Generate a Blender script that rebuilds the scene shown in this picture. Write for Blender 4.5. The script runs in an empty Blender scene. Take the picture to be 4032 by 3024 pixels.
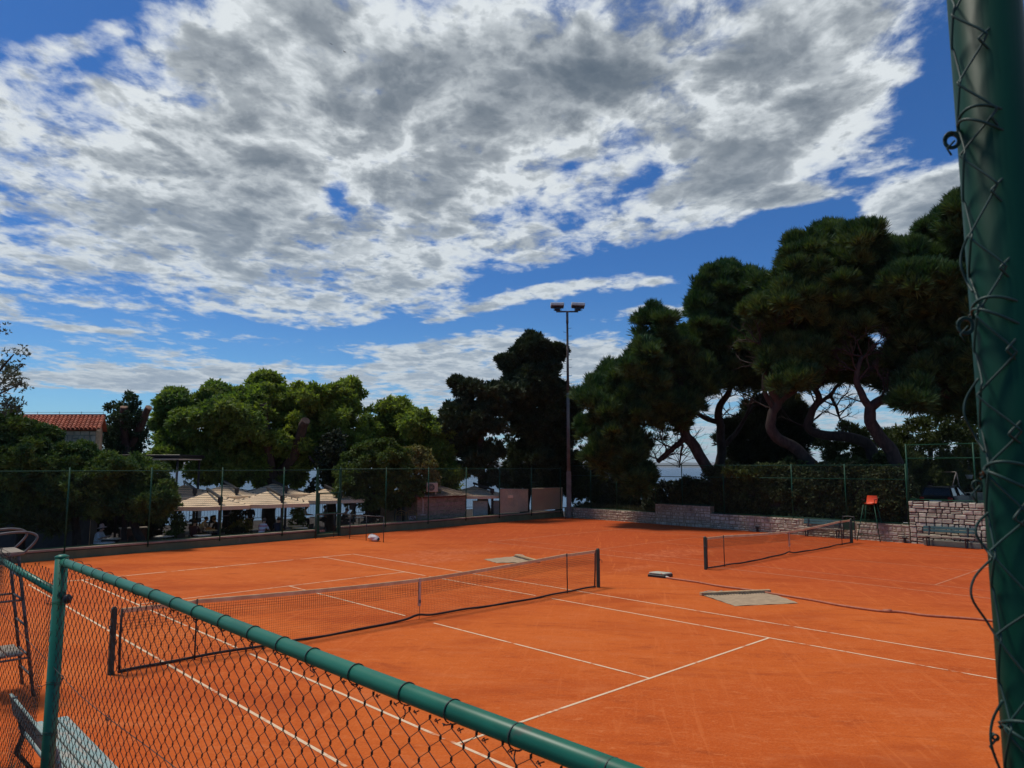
import bpy, math, random
import numpy as np
from mathutils import Vector, Matrix
R = math.radians
rng = np.random.default_rng(7)
random.seed(7)
sc = bpy.context.scene
col = sc.collection

# ------------------------------------------------------------------ camera
CAM = np.array([-10.1868, -13.8012, 3.4805])
FPX, PITCH, HEAD = 2834.4, 0.114296, 0.810362
HV = np.array([math.cos(HEAD), math.sin(HEAD), 0.0])
RV = np.array([math.sin(HEAD), -math.cos(HEAD), 0.0])
FW = math.cos(PITCH) * HV + math.sin(PITCH) * np.array([0, 0, 1.0])
UV = -math.sin(PITCH) * HV + math.cos(PITCH) * np.array([0, 0, 1.0])
cd = bpy.data.cameras.new('camera')
cam = bpy.data.objects.new('camera', cd)
col.objects.link(cam)
cam.location = CAM
cam.rotation_euler = Matrix((Vector(RV), Vector(UV), Vector(-FW))).transposed().to_euler()
cd.sensor_width = 36
cd.lens = 25.307
cd.clip_start = 0.05
cd.clip_end = 60000
cd.dof.use_dof = True
cd.dof.focus_distance = 16
cd.dof.aperture_fstop = 11
sc.camera = cam
sc.view_settings.view_transform = 'Standard'
sc.view_settings.look = 'None'
sc.view_settings.gamma = 1
sc.view_settings.exposure = 0.45
K = 4032 / 2212.0


def at(x, y, d):
    """point seen at (x, y) of the 2212 px wide survey picture, d metres ahead"""
    u, v = x * K, y * K
    return CAM + d * (FW + RV * (u - 2016) / FPX + UV * (1512 - v) / FPX)


def mpp(d):
    return d * K / FPX


# ------------------------------------------------------------------ node helper
class NT:
    def __init__(s, tree):
        s.t = tree
        s.n = tree.nodes
        s.l = tree.links

    def node(s, typ, **kw):
        n = s.n.new(typ)
        for k, v in kw.items():
            setattr(n, k, v)
        return n

    def put(s, sock, v):
        if isinstance(v, bpy.types.NodeSocket):
            s.l.new(v, sock)
        else:
            sock.default_value = v

    def m(s, op, a, b=0.0, c=None, clamp=False):
        n = s.node('ShaderNodeMath', operation=op, use_clamp=clamp)
        s.put(n.inputs[0], a)
        s.put(n.inputs[1], b)
        if c is not None:
            s.put(n.inputs[2], c)
        return n.outputs[0]

    def v(s, op, a, b=(0, 0, 0)):
        n = s.node('ShaderNodeVectorMath', operation=op)
        s.put(n.inputs[0], a)
        s.put(n.inputs[1], b)
        return n.outputs['Value'] if op in ('DOT_PRODUCT', 'LENGTH') else n.outputs[0]

    def mix(s, f, a, b, mode='MIX'):
        n = s.node('ShaderNodeMix', data_type='RGBA', blend_type=mode)
        s.put(n.inputs[0], f)
        s.put(n.inputs[6], a if isinstance(a, bpy.types.NodeSocket) else tuple(a) + (1,) * (4 - len(a)))
        s.put(n.inputs[7], b if isinstance(b, bpy.types.NodeSocket) else tuple(b) + (1,) * (4 - len(b)))
        return n.outputs[2]

    def ss(s, x, lo, hi, a=0.0, b=1.0, kind='SMOOTHSTEP'):
        n = s.node('ShaderNodeMapRange', interpolation_type=kind)
        s.put(n.inputs[0], x)
        s.put(n.inputs[1], lo)
        s.put(n.inputs[2], hi)
        s.put(n.inputs[3], a)
        s.put(n.inputs[4], b)
        return n.outputs[0]

    def noise(s, vec, scale, detail=4, rough=0.5, dist=0.0, col=False):
        n = s.node('ShaderNodeTexNoise')
        if vec is not None:
            s.put(n.inputs['Vector'], vec)
        n.inputs['Scale'].default_value = scale
        n.inputs['Detail'].default_value = detail
        n.inputs['Roughness'].default_value = rough
        n.inputs['Distortion'].default_value = dist
        return n.outputs['Color' if col else 'Fac']

    def comb(s, x, y, z=0.0):
        n = s.node('ShaderNodeCombineXYZ')
        for i, q in enumerate((x, y, z)):
            s.put(n.inputs[i], q)
        return n.outputs[0]

    def sep(s, v):
        n = s.node('ShaderNodeSeparateXYZ')
        s.put(n.inputs[0], v)
        return n.outputs


# ------------------------------------------------------------------ sky
SUN_EL, SUN_AZ = R(66), HEAD + R(72)      # azimuth measured from +X; sun ahead on the left
world = bpy.data.worlds.new('World')
sc.world = world
world.use_nodes = True
w = NT(world.node_tree)
w.n.clear()
out = w.node('ShaderNodeOutputWorld')
bg = w.node('ShaderNodeBackground')
w.l.new(bg.outputs[0], out.inputs[0])
sky = w.node('ShaderNodeTexSky', sky_type='NISHITA')
sky.sun_disc = False
sky.sun_elevation = SUN_EL
sky.sun_rotation = math.pi / 2 - SUN_AZ
sky.air_density = 1.0
sky.dust_density = 0.2
sky.ozone_density = 2.5
gen = w.node('ShaderNodeTexCoord').outputs['Generated']
D = w.v('NORMALIZE', gen)
dx, dy, dz = w.sep(D)
# gnomonic chart of the half of the sky over the sea (fixed to the world)
df = w.m('MAXIMUM', w.v('DOT_PRODUCT', D, tuple(FW)), 0.08)
gx = w.m('DIVIDE', w.v('DOT_PRODUCT', D, tuple(RV)), df)
gy = w.m('DIVIDE', w.v('DOT_PRODUCT', D, tuple(UV)), df)
# cloud-layer chart
tz = w.m('DIVIDE', 1.0, w.m('ADD', w.m('MAXIMUM', dz, 0.0), 0.07))
al = w.m('MULTIPLY', w.v('DOT_PRODUCT', D, tuple(HV)), tz)
ac = w.m('MULTIPLY', w.v('DOT_PRODUCT', D, tuple(RV)), tz)
CP = w.comb(w.m('MULTIPLY', ac, 1.0), w.m('MULTIPLY', al, 0.80), 0.0)
# wobble the chart so that the edges of the cloud fields are ragged
wob = w.v('SUBTRACT', w.noise(CP, 1.6, 3, 0.6, 0.0, True), (0.5, 0.5, 0.5))
wx, wy, _ = w.sep(wob)
gx2 = w.m('ADD', gx, w.m('MULTIPLY', wx, 0.12))
gy2 = w.m('ADD', gy, w.m('MULTIPLY', wy, 0.055))


def bump(x, y, rx, ry, ang, amp, X=gx2, Y=gy2):
    """soft elliptical patch of the sky, centre and radii in survey pixels, ang in degrees (counter-clockwise)"""
    cx, cy = (x - 1106) / 1555, (829.5 - y) / 1555
    c, s_ = math.cos(R(ang)), math.sin(R(ang))
    rx, ry = rx / 1555, ry / 1555
    qx = w.m('SUBTRACT', X, cx)
    qy = w.m('SUBTRACT', Y, cy)
    a = w.m('MULTIPLY_ADD', qx, c / rx, w.m('MULTIPLY', qy, s_ / rx))
    b = w.m('MULTIPLY_ADD', qx, -s_ / ry, w.m('MULTIPLY', qy, c / ry))
    e = w.m('MULTIPLY_ADD', a, a, w.m('MULTIPLY', b, b))
    return w.m('MULTIPLY', w.m('EXPONENT', w.m('MULTIPLY', e, -1.0)), amp)


def field(base, lst):
    acc = base
    for q in lst:
        acc = w.m('ADD', acc, bump(*q))
    return acc


cover = field(0.66, [
    (110, 24, 180, 48, 10, -.60), (330, 60, 90, 60, 30, .15), (240, 110, 120, 26, 20, -.25), (360, 60, 30, 60, 20, -.2), (700, 60, 220, 120, 0, .18),
    (2080, 210, 150, 150, 60, -.80), (1850, 420, 330, 62, 28, -.62), (1500, 570, 340, 46, 20, -.72), (1800, 120, 180, 160, 60, .22), (1640, 330, 170, 60, 25, .25),
    (1130, 650, 330, 40, 16, -.62), (800, 720, 330, 30, 5, -.40), (350, 690, 330, 26, -3, -.26),
    (60, 720, 140, 30, 0, -.40), (1420, 690, 220, 36, 10, -.48), (1650, 560, 170, 60, 20, -.4),
    (170, 872, 330, 24, 0, -.75), (600, 775, 190, 24, 4, -.42), (90, 775, 120, 20, 0, -.2),
    (1980, 400, 190, 120, 25, 1.0), (1690, 412, 190, 26, -2, .62), (1130, 650, 320, 19, 13, .95),
    (1400, 615, 100, 17, 12, .95), (1430, 668, 120, 20, 5, .9), (1150, 775, 330, 50, 3, .42),
    (900, 745, 240, 18, 4, .30), (300, 820, 330, 32, 2, .42), (170, 715, 120, 14, -4, .3),
    (1690, 560, 60, 26, 25, .5), (735, 410, 26, 60, 10, -.34), (1250, 350, 55, 14, 12, -.20),
    (1375, 392, 30, 14, 20, -.16), (770, 200, 60, 20, 0, -.2),
    (1150, 200, 520, 160, 8, .32), (500, 420, 520, 190, -12, .26), (1950, 150, 60, 30, 40, .2)])
gray = field(0.46, [
    (1150, 140, 400, 120, 6, .62), (1250, 210, 260, 70, 20, .14), (560, 225, 150, 60, -25, .42),
    (330, 480, 330, 60, -14, .46), (620, 480, 220, 70, -28, .34), (900, 430, 160, 60, -10, .26),
    (60, 450, 160, 50, -8, .30), (720, 600, 260, 40, -8, .30), (1010, 480, 150, 40, 0, .22),
    (300, 610, 300, 30, -6, .20), (760, 330, 220, 60, 0, -.10), (1000, 0, 500, 40, 0, -.2),
    (1500, 120, 260, 90, 10, .12), (640, 300, 180, 40, -10, -.18)])
n1 = w.noise(CP, 2.3, 8, 0.60, 0.25)
n2 = w.noise(w.v('ADD', CP, (3.1, 7.7, 0.4)), 8.5, 7, 0.58, 0.25)
n3 = w.noise(w.v('ADD', CP, (9.1, 1.7, 2.4)), 3.2, 6, 0.56, 0.3)
n4 = w.noise(w.v('ADD', CP, (5.5, 2.2, 8.1)), 21.0, 6, 0.60, 0.2)
nn = w.m('ADD', w.m('ADD', w.m('MULTIPLY', n1, 0.54), w.m('MULTIPLY', n2, 0.34)), w.m('MULTIPLY', n4, 0.12))
cover = w.m('SUBTRACT', cover, w.ss(w.v('DOT_PRODUCT', D, tuple(FW)), 0.25, -0.2, 0.0, 0.22))   # unseen cloud behind the viewer thinned to cut the light from there
cov = w.m('MINIMUM', w.m('MAXIMUM', cover, -0.15), 1.15)
th = w.m('MULTIPLY_ADD', cov, -0.42, 0.735)
ex = w.m('SUBTRACT', nn, th)
alpha = w.ss(ex, -0.035, 0.11)
thick = w.ss(ex, 0.03, 0.30)
# bright ribbons where the cloud sheet thins between its cells, grey in the cells
rid = w.m('ABSOLUTE', w.m('SUBTRACT', n3, 0.5))
rid = w.m('SUBTRACT', 1.0, w.ss(rid, 0.0, 0.13))
rid2 = w.m('SUBTRACT', 1.0, w.ss(w.m('ABSOLUTE', w.m('SUBTRACT', n2, 0.5)), 0.0, 0.12))
gsum = w.m('ADD', gray, w.m('MULTIPLY', w.m('SUBTRACT', 0.60, rid), 0.78))
gsum = w.m('ADD', gsum, w.m('MULTIPLY', w.m('SUBTRACT', 0.5, rid2), 0.34))
gsum = w.m('ADD', gsum, w.m('MULTIPLY', w.m('SUBTRACT', 0.5, n2), 1.6))
gsum = w.m('ADD', gsum, w.m('MULTIPLY', w.m('SUBTRACT', 0.5, n4), 1.2))
gsum = w.m('ADD', gsum, w.m('MULTIPLY', w.m('SUBTRACT', thick, 0.55), 0.9))
gf = w.m('SUBTRACT', 1.0, w.m('EXPONENT', w.m('MULTIPLY', w.m('MAXIMUM', w.m('ADD', gsum, 0.10), 0.0), -1.22)))
el = w.ss(dz, 0.0, 0.45)
white = w.mix(el, (0.52, 0.58, 0.63), (0.76, 0.79, 0.80))
dark = w.mix(el, (0.30, 0.38, 0.48), (0.068, 0.102, 0.145))
cloud = w.mix(gf, white, dark)
tint = w.mix(w.ss(dz, 0.0, 0.30), (0.36, 0.60, 0.80), (0.19, 0.41, 0.69))
blue = w.mix(1.0, sky.outputs[0], tint, 'MULTIPLY')
SK = 0.10
cl = w.mix(1.0, cloud, (.70 / SK, .72 / SK, .74 / SK), 'MULTIPLY')
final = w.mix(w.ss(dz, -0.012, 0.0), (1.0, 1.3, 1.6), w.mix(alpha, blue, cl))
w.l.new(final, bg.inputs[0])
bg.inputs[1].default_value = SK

sd = bpy.data.lights.new('sun', 'SUN')
sun = bpy.data.objects.new('sun', sd)
col.objects.link(sun)
sd.energy = 2.0
sd.angle = R(11)
sd.color = (1.0, 0.92, 0.80)
sv = Vector((math.cos(SUN_EL) * math.cos(SUN_AZ), math.cos(SUN_EL) * math.sin(SUN_AZ), math.sin(SUN_EL)))
sun.rotation_euler = sv.to_track_quat('Z', 'Y').to_euler()
sun.location = (0, 0, 40)
# ------------------------------------------------------------------ mesh helper
def unit(a):
    a = np.asarray(a, float)
    return a / max(1e-9, np.linalg.norm(a))


def rotz(a):
    c, s = math.cos(a), math.sin(a)
    return np.array([[c, -s, 0], [s, c, 0], [0, 0, 1.0]])


def frame(xdir, zdir=(0, 0, 1)):
    """3x3 whose columns are x, y, z axes, x along xdir"""
    x = unit(xdir)
    z = np.asarray(zdir, float)
    y = np.cross(z, x)
    if np.linalg.norm(y) < 1e-4:
        y = np.array([0, 1.0, 0])
    y = unit(y)
    z = np.cross(x, y)
    return np.stack([x, y, z], 1)


class MB:
    def __init__(s):
        s.v, s.f, s.sm, s.n = [], [], [], 0

    def add(s, verts, faces, smooth=False):
        verts = np.asarray(verts, float).reshape(-1, 3)
        s.v.append(verts)
        for q in faces:
            s.f.append([i + s.n for i in q])
        s.sm += [smooth] * len(faces)
        s.n += len(verts)
        return s

    def box(s, c, size, rot=None, bev=0.0):
        hx, hy, hz = (q / 2 for q in size)
        c = np.asarray(c, float)
        if rot is not None and not isinstance(rot, np.ndarray):
            rot = rotz(rot)
        sg = [(i, j, k) for i in (-1, 1) for j in (-1, 1) for k in (-1, 1)]
        if bev <= 0:
            V = np.array([(i * hx, j * hy, k * hz) for i, j, k in sg])
            F = [(0, 1, 3, 2), (4, 6, 7, 5), (0, 4, 5, 1), (2, 3, 7, 6), (0, 2, 6, 4), (1, 5, 7, 3)]
        else:
            b = min(bev, hx * .9, hy * .9, hz * .9)
            V, F = [], []
            for i, j, k in sg:
                V += [(i * hx, j * (hy - b), k * (hz - b)), (i * (hx - b), j * hy, k * (hz - b)), (i * (hx - b), j * (hy - b), k * hz)]
            V = np.array(V)
            id_ = {q: n * 3 for n, q in enumerate(sg)}
            for ax in range(3):
                for sgn in (-1, 1):
                    o = [a for a in range(3) if a != ax]
                    ring = []
                    for p, q in ((-1, -1), (1, -1), (1, 1), (-1, 1)):
                        t = [0, 0, 0]
                        t[ax], t[o[0]], t[o[1]] = sgn, p, q
                        ring.append(id_[tuple(t)] + ax)
                    if (sgn > 0) == (ax == 1):
                        ring.reverse()
                    F.append(ring)
            for ax in range(3):
                o = [a for a in range(3) if a != ax]
                for p in (-1, 1):
                    for q in (-1, 1):
                        t0, t1 = [0, 0, 0], [0, 0, 0]
                        t0[ax], t1[ax] = -1, 1
                        t0[o[0]] = t1[o[0]] = p
                        t0[o[1]] = t1[o[1]] = q
                        a0, a1 = id_[tuple(t0)], id_[tuple(t1)]
                        F.append([a0 + o[0], a1 + o[0], a1 + o[1], a0 + o[1]])
            for q in sg:
                a0 = id_[q]
                F.append([a0, a0 + 1, a0 + 2])
        if rot is not None:
            V = V @ rot.T
        return s.add(V + c, F)

    def tube(s, pts, r, n=8, cap=True, smooth=True):
        P = np.asarray(pts, float)
        m = len(P)
        r = np.broadcast_to(np.asarray(r, float), (m,))
        T = np.gradient(P, axis=0)
        T /= np.maximum(1e-9, np.linalg.norm(T, axis=1))[:, None]
        a = np.array([0, 0, 1.0]) if abs(T[0][2]) < .9 else np.array([1.0, 0, 0])
        u = unit(np.cross(T[0], a))
        ang = np.arange(n) * 2 * math.pi / n
        V = []
        for i in range(m):
            u = unit(u - T[i] * (u @ T[i]))
            w_ = np.cross(T[i], u)
            V.append(P[i] + r[i] * (np.cos(ang)[:, None] * u + np.sin(ang)[:, None] * w_))
        F = []
        for i in range(m - 1):
            for j in range(n):
                k = (j + 1) % n
                F.append((i * n + j, i * n + k, i * n + n + k, i * n + n + j))
        base = s.n
        s.add(np.concatenate(V), F, smooth)
        if cap:
            s.f.append([base + j for j in reversed(range(n))])
            s.f.append([base + (m - 1) * n + j for j in range(n)])
            s.sm += [False, False]
        return s

    def lathe(s, prof, c, n=16, smooth=True, axis=None):
        ang = np.arange(n) * 2 * math.pi / n
        V = np.concatenate([np.stack([r * np.cos(ang), r * np.sin(ang), np.full(n, z)], 1) for r, z in prof])
        if axis is not None:
            fr = frame(axis)
            V = V @ np.stack([fr[:, 1], fr[:, 2], fr[:, 0]], 1).T
        F = []
        for i in range(len(prof) - 1):
            for j in range(n):
                k = (j + 1) % n
                F.append((i * n + j, i * n + k, i * n + n + k, i * n + n + j))
        F.append(list(reversed(range(n))))
        F.append([(len(prof) - 1) * n + j for j in range(n)])
        return s.add(V + np.asarray(c, float), F, smooth)

    def ball(s, c, r, n=10, m=7):
        r = np.broadcast_to(np.asarray(r, float), (3,))
        pr = [(max(1e-3, math.sin(math.pi * i / m)), -math.cos(math.pi * i / m)) for i in range(m + 1)]
        q = MB().lathe(pr, (0, 0, 0), n)
        return s.add(np.concatenate(q.v) * r + np.asarray(c, float), q.f, True)

    def prism(s, poly, thick, O, X, Y, smooth=False):
        """flat polygon (2D) on axes X, Y from O, given a thickness along X x Y"""
        X, Y = unit(X), unit(Y)
        N = unit(np.cross(X, Y)) * thick
        P = np.array([np.asarray(O, float) + X * a + Y * b for a, b in poly])
        n = len(P)
        F = [list(reversed(range(n))), [n + i for i in range(n)]]
        F += [(i, (i + 1) % n, n + (i + 1) % n, n + i) for i in range(n)]
        return s.add(np.concatenate([P, P + N]), F, smooth)

    def grid(s, fn, nu, nv, smooth=True):
        V = [fn(i / nu, j / nv) for i in range(nu + 1) for j in range(nv + 1)]
        F = [(i * (nv + 1) + j, (i + 1) * (nv + 1) + j, (i + 1) * (nv + 1) + j + 1, i * (nv + 1) + j + 1)
             for i in range(nu) for j in range(nv)]
        return s.add(V, F, smooth)

    def raw(s, V, Q):
        """numpy quads"""
        s.v.append(V)
        s.f += (Q + s.n).tolist()
        s.sm += [False] * len(Q)
        s.n += len(V)
        return s

    def build(s, name, mat, parent=None):
        V = np.concatenate(s.v)
        return link_mesh(name, V, s.f, mat, parent, s.sm)


LOC = {}      # where each thing's base Empty stands


def to_local(V, parent):
    if parent is None:
        return V
    loc, rz = LOC[parent.name]
    return (V - np.array(loc)) @ rotz(rz)


def link_mesh(name, V, F, mat, parent, sm=None):
    me = bpy.data.meshes.new(name)
    top = parent
    while top is not None and top.name not in LOC:
        top = top.parent
    V = to_local(V, top) if top is not None else V
    me.from_pydata(V.tolist(), [], F)
    if sm is not None:
        me.polygons.foreach_set('use_smooth', np.array(sm, dtype=bool))
    me.materials.append(mat)
    me.update()
    o = bpy.data.objects.new(name, me)
    col.objects.link(o)
    if parent is not None:
        o.parent = parent
    return o


def quads(name, V, Q, mat, parent, smooth=False):
    """fast path for very many quads: V (n,3), Q (m,4)"""
    top = parent
    while top is not None and top.name not in LOC:
        top = top.parent
    if top is not None:
        V = to_local(V, top)
    me = bpy.data.meshes.new(name)
    me.vertices.add(len(V))
    me.vertices.foreach_set('co', V.astype(np.float32).ravel())
    k = Q.shape[1]
    me.loops.add(Q.size)
    me.loops.foreach_set('vertex_index', Q.astype(np.int32).ravel())
    me.polygons.add(len(Q))
    me.polygons.foreach_set('loop_start', np.arange(len(Q), dtype=np.int32) * k)
    if smooth:
        me.polygons.foreach_set('use_smooth', np.ones(len(Q), dtype=bool))
    me.update(calc_edges=True)
    me.materials.append(mat)
    o = bpy.data.objects.new(name, me)
    col.objects.link(o)
    if parent is not None:
        o.parent = parent
    return o


def tag(o, label, cat, group=None):
    o['label'], o['category'] = label, cat
    if group:
        o['group'] = group
    return o


def thing(name, label, cat, loc=(0, 0, 0), rz=0.0, group=None):
    o = bpy.data.objects.new(name, None)
    col.objects.link(o)
    o.empty_display_size = 0.2
    o.location = loc
    o.rotation_euler = (0, 0, rz)
    LOC[o.name] = (np.array(loc, float), rz)
    return tag(o, label, cat, group)


def struct(o):
    o['kind'] = 'structure'
    return o


def dup(root, loc, rz, label, group=None):
    r = root.copy()
    col.objects.link(r)
    r.location = loc
    r.rotation_euler = (0, 0, rz)
    r['label'] = label
    if group:
        r['group'] = group
    for ch in list(root.children):
        c = ch.copy()
        col.objects.link(c)
        c.parent = r
        for g in list(ch.children):
            d = g.copy()
            col.objects.link(d)
            d.parent = c
    return r


# ------------------------------------------------------------------ materials
def mat(name, c, rough=0.7, c2=None, scale=6.0, detail=5, bump=0.0, bscale=None, metal=0.0, spec=0.5, stretch=(1, 1, 1), island=0.0,
        lo=0.35, hi=0.65, trans=0.0, c3=None, s3=1.0, f3=(0.5, 0.65)):
    m = bpy.data.materials.new(name)
    m.use_nodes = True
    t = NT(m.node_tree)
    p = t.n['Principled BSDF']
    p.inputs['Roughness'].default_value = rough
    p.inputs['Metallic'].default_value = metal
    p.inputs['Specular IOR Level'].default_value = spec
    pos = t.node('ShaderNodeNewGeometry').outputs['Position']
    if stretch != (1, 1, 1):
        pos = t.v('MULTIPLY', pos, stretch)
    base = None
    if c2 is not None:
        f = t.ss(t.noise(pos, scale, detail, 0.6), lo, hi)
        base = t.mix(f, c, c2)
    if c3 is not None:
        f = t.ss(t.noise(t.v('ADD', pos, (13.7, 4.1, 8.8)), s3, 5, 0.62), f3[0], f3[1])
        base = t.mix(f, base if base is not None else tuple(c) + (1,), c3)
    if island > 0:
        ri = t.node('ShaderNodeNewGeometry').outputs['Random Per Island']
        k = t.m('MULTIPLY_ADD', ri, 2 * island, 1 - island)
        base = t.mix(1.0, base if base is not None else tuple(c), t.comb(k, k, k), 'MULTIPLY')
    if base is not None:
        t.l.new(base, p.inputs['Base Color'])
    else:
        p.inputs['Base Color'].default_value = tuple(c) + (1,)
    if bump > 0:
        b = t.node('ShaderNodeBump')
        b.inputs['Strength'].default_value = min(1.0, bump * 10) if bump < .1 else 1.0
        b.inputs['Distance'].default_value = bump
        t.l.new(t.noise(pos, bscale or scale * 3, 5, 0.6), b.inputs['Height'])
        t.l.new(b.outputs[0], p.inputs['Normal'])
    if trans > 0:
        o = t.n['Material Output']
        tr = t.node('ShaderNodeBsdfTranslucent')
        if base is not None:
            t.l.new(t.mix(1.0, base, (1.5, 1.6, 0.6), 'MULTIPLY'), tr.inputs[0])
        else:
            tr.inputs[0].default_value = tuple(c) + (1,)
        ms = t.node('ShaderNodeMixShader')
        ms.inputs[0].default_value = trans
        t.l.new(p.outputs[0], ms.inputs[1])
        t.l.new(tr.outputs[0], ms.inputs[2])
        t.l.new(ms.outputs[0], o.inputs[0])
    return m


M = {}
M['green_pole'] = mat('green pole paint', (.008, .115, .068), .40, (.012, .15, .090), 2.5, spec=.35, bump=.0006, bscale=90, c3=(.05, .09, .06), s3=5.0, f3=(.66, .74))
M['backlit_paint'] = mat('backlit green pole paint', (.002, .030, .019), .46, (.004, .042, .027), 2.5, bump=.0003, bscale=90, spec=.10)  # pole green darkened to stand for its backlit side
M['shaded_render'] = mat('shaded render', (.06, .055, .05), .9, (.04, .036, .032), 2)  # dark tone stands in for the shade under the shrubs
M['green_metal'] = mat('green fence paint', (.006, .055, .028), .5, (.010, .075, .040), 3, spec=.25)
M['green_wire'] = mat('green coated wire', (.008, .030, .022), .55, (.014, .05, .038), 9)
M['near_wire'] = mat('old coated wire', (.010, .016, .012), .5, (.03, .035, .028), 14, island=.3)
M['net_post'] = mat('dark green post', (.008, .028, .022), .5, (.015, .045, .035), 4, c3=(.07, .06, .04), s3=7, f3=(.62, .7))
M['net_cord'] = mat('net cord', (.020, .012, .010), .85)
M['net_band'] = mat('net band dusted with clay', (.78, .52, .27), .85, (.66, .37, .17), 3, bump=.002)
M['net_strap'] = mat('net strap', (.60, .46, .36), .8, (.52, .34, .25), 8)
M['net_hem'] = mat('net bottom hem', (.018, .016, .016), .8, (.05, .03, .022), 5)
M['steel'] = mat('dull steel', (.18, .18, .19), .45, (.12, .12, .13), 8, metal=.6)
M['dark_steel'] = mat('dark steel', (.02, .022, .024), .45, (.035, .035, .035), 5)
M['rust'] = mat('rusty paint', (.050, .036, .028), .6, (.085, .058, .042), 4, c3=(.16, .14, .12), s3=6)
M['grey_tube'] = mat('grey tube', (.17, .16, .15), .45, (.10, .08, .07), 6, metal=.3)
M['old_wood'] = mat('weathered board', (.30, .25, .19), .8, (.20, .165, .12), 9, stretch=(1, 5, 1), bump=.002)
M['pale_wood'] = mat('pale timber', (.52, .37, .20), .75, (.40, .26, .13), 8)
M['teal_wood'] = mat('teal painted board', (.025, .075, .080), .6, (.035, .10, .10), 5, c3=(.06, .055, .05), s3=8, f3=(.64, .72))
M['near_teal'] = mat('worn blue green paint', (.19, .30, .29), .65, (.26, .36, .34), 7, stretch=(6, 1, 1), c3=(.36, .34, .29), s3=5, f3=(.50, .60))
M['brown_side'] = mat('bare brown timber', (.17, .07, .042), .75, (.11, .045, .03), 8)
M['orange'] = mat('orange plastic', (.80, .085, .012), .38)
M['white_tube'] = mat('white tube', (.68, .65, .58), .5, (.5, .46, .4), 7)
M['grey_mesh'] = mat('grey drag mat', (.34, .24, .145), .9, (.42, .30, .18), 5, bump=.004, bscale=40)
M['lid'] = mat('pale green lid', (.42, .46, .36), .6, (.50, .47, .36), 6, c3=(.55, .2, .1), s3=5, f3=(.6, .7))
M['hose'] = mat('dusty hose', (.48, .17, .085), .7, (.40, .12, .055), 9)
M['conc_green'] = mat('green painted render', (.105, .125, .062), .85, (.140, .155, .078), 1.6, stretch=(1, 1, .35), c3=(.21, .18, .13), s3=3.2, f3=(.62, .75), bump=.004)
M['coping'] = mat('coping', (.36, .27, .20), .85, (.26, .18, .12), 2.5, bump=.004)
M['stone'] = mat('limestone blocks', (.50, .465, .355), .9, (.37, .34, .255), 5, island=.22, bump=.02, bscale=11, c3=(.21, .165, .125), s3=1.1, f3=(.52, .7))
M['mortar'] = mat('mortar', (.36, .30, .19), .95, (.20, .165, .105), 4, bump=.01)
M['dry_joint'] = mat('dark joint', (.045, .034, .026), .95)
M['hut_stone'] = mat('pinkish stone', (.29, .20, .155), .9, (.36, .26, .20), 3, island=.12, bump=.01, bscale=12)
M['slab_roof'] = mat('stone roof slabs', (.30, .22, .15), .9, (.20, .145, .10), 4, island=.25, bump=.01)
M['house_stone'] = mat('pale house stone', (.64, .48, .31), .9, (.50, .36, .22), 3, island=.2, bump=.012, bscale=10)
M['tile'] = mat('roof tile', (.42, .125, .062), .8, (.33, .085, .042), 4, island=.22)
M['concrete'] = mat('grey concrete', (.21, .205, .17), .9, (.16, .155, .13), 3, bump=.004, bscale=30)
M['white_paint'] = mat('white enamel', (.58, .57, .53), .45, (.50, .48, .44), 5)
M['banner'] = mat('beige sheet', (.54, .47, .33), .85, (.46, .40, .28), 1.2, c3=(.58, .48, .31), s3=.7, f3=(.45, .55))
M['canopy'] = mat('cream awning cloth', (.88, .67, .43), .9, (.82, .60, .38), 2.0, trans=.15)
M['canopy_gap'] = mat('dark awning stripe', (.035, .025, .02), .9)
M['black'] = mat('black', (.008, .008, .009), .5)
M['black_fab'] = mat('black cloth', (.012, .012, .014), .9)
M['wicker'] = mat('dark wicker', (.028, .02, .015), .7, (.045, .035, .026), 20)
M['table_top'] = mat('white table top', (.62, .60, .56), .4)
M['gold'] = mat('gold painted iron', (.36, .22, .05), .45, (.26, .15, .04), 12)
M['poster'] = mat('faded poster', (.42, .36, .32), .8, (.22, .10, .08), 14, lo=.45, hi=.5)
M['picture'] = mat('dark picture', (.06, .03, .02), .6, (.16, .06, .03), 10)
M['skin'] = mat('skin', (.46, .27, .19), .6)
M['bark_pine'] = mat('pine bark', (.062, .044, .034), .95, (.028, .020, .016), 5, stretch=(1, 1, .4), bump=.02, bscale=14)
M['bark_dark'] = mat('dark bark', (.045, .034, .028), .95, (.024, .019, .016), 5, stretch=(1, 1, .4), bump=.02, bscale=14)
M['bark_red'] = mat('reddish bark', (.070, .042, .030), .95, (.036, .023, .017), 5, stretch=(1, 1, .3), bump=.025, bscale=12)
M['cut_wood'] = mat('sawn wood', (.30, .19, .12), .9, (.17, .10, .06), 9)
M['twig'] = mat('twig', (.05, .038, .03), .9)
M['bag'] = mat('white woven sack', (.66, .62, .60), .7, (.5, .42, .42), 9)
M['bottle'] = mat('clear plastic', (.45, .52, .60), .2)
M['car_paint'] = mat('black car paint', (.005, .005, .006), .45, spec=.12)
M['glass'] = mat('dark glass', (.006, .008, .009), .12, spec=.3)
M['rubber'] = mat('rubber', (.012, .012, .012), .85)
M['red_lens'] = mat('red lens', (.28, .008, .012), .25)
M['plate'] = mat('number plate', (.50, .54, .62), .5)
M['terracotta'] = mat('clay pot', (.42, .40, .36), .8)


def leafmat(name, a, b, isl=.35, tr=.22, sc_=.8, rough=.65):
    return mat(name, a, rough, b, sc_, 3, spec=.25, island=isl, trans=tr)


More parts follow.
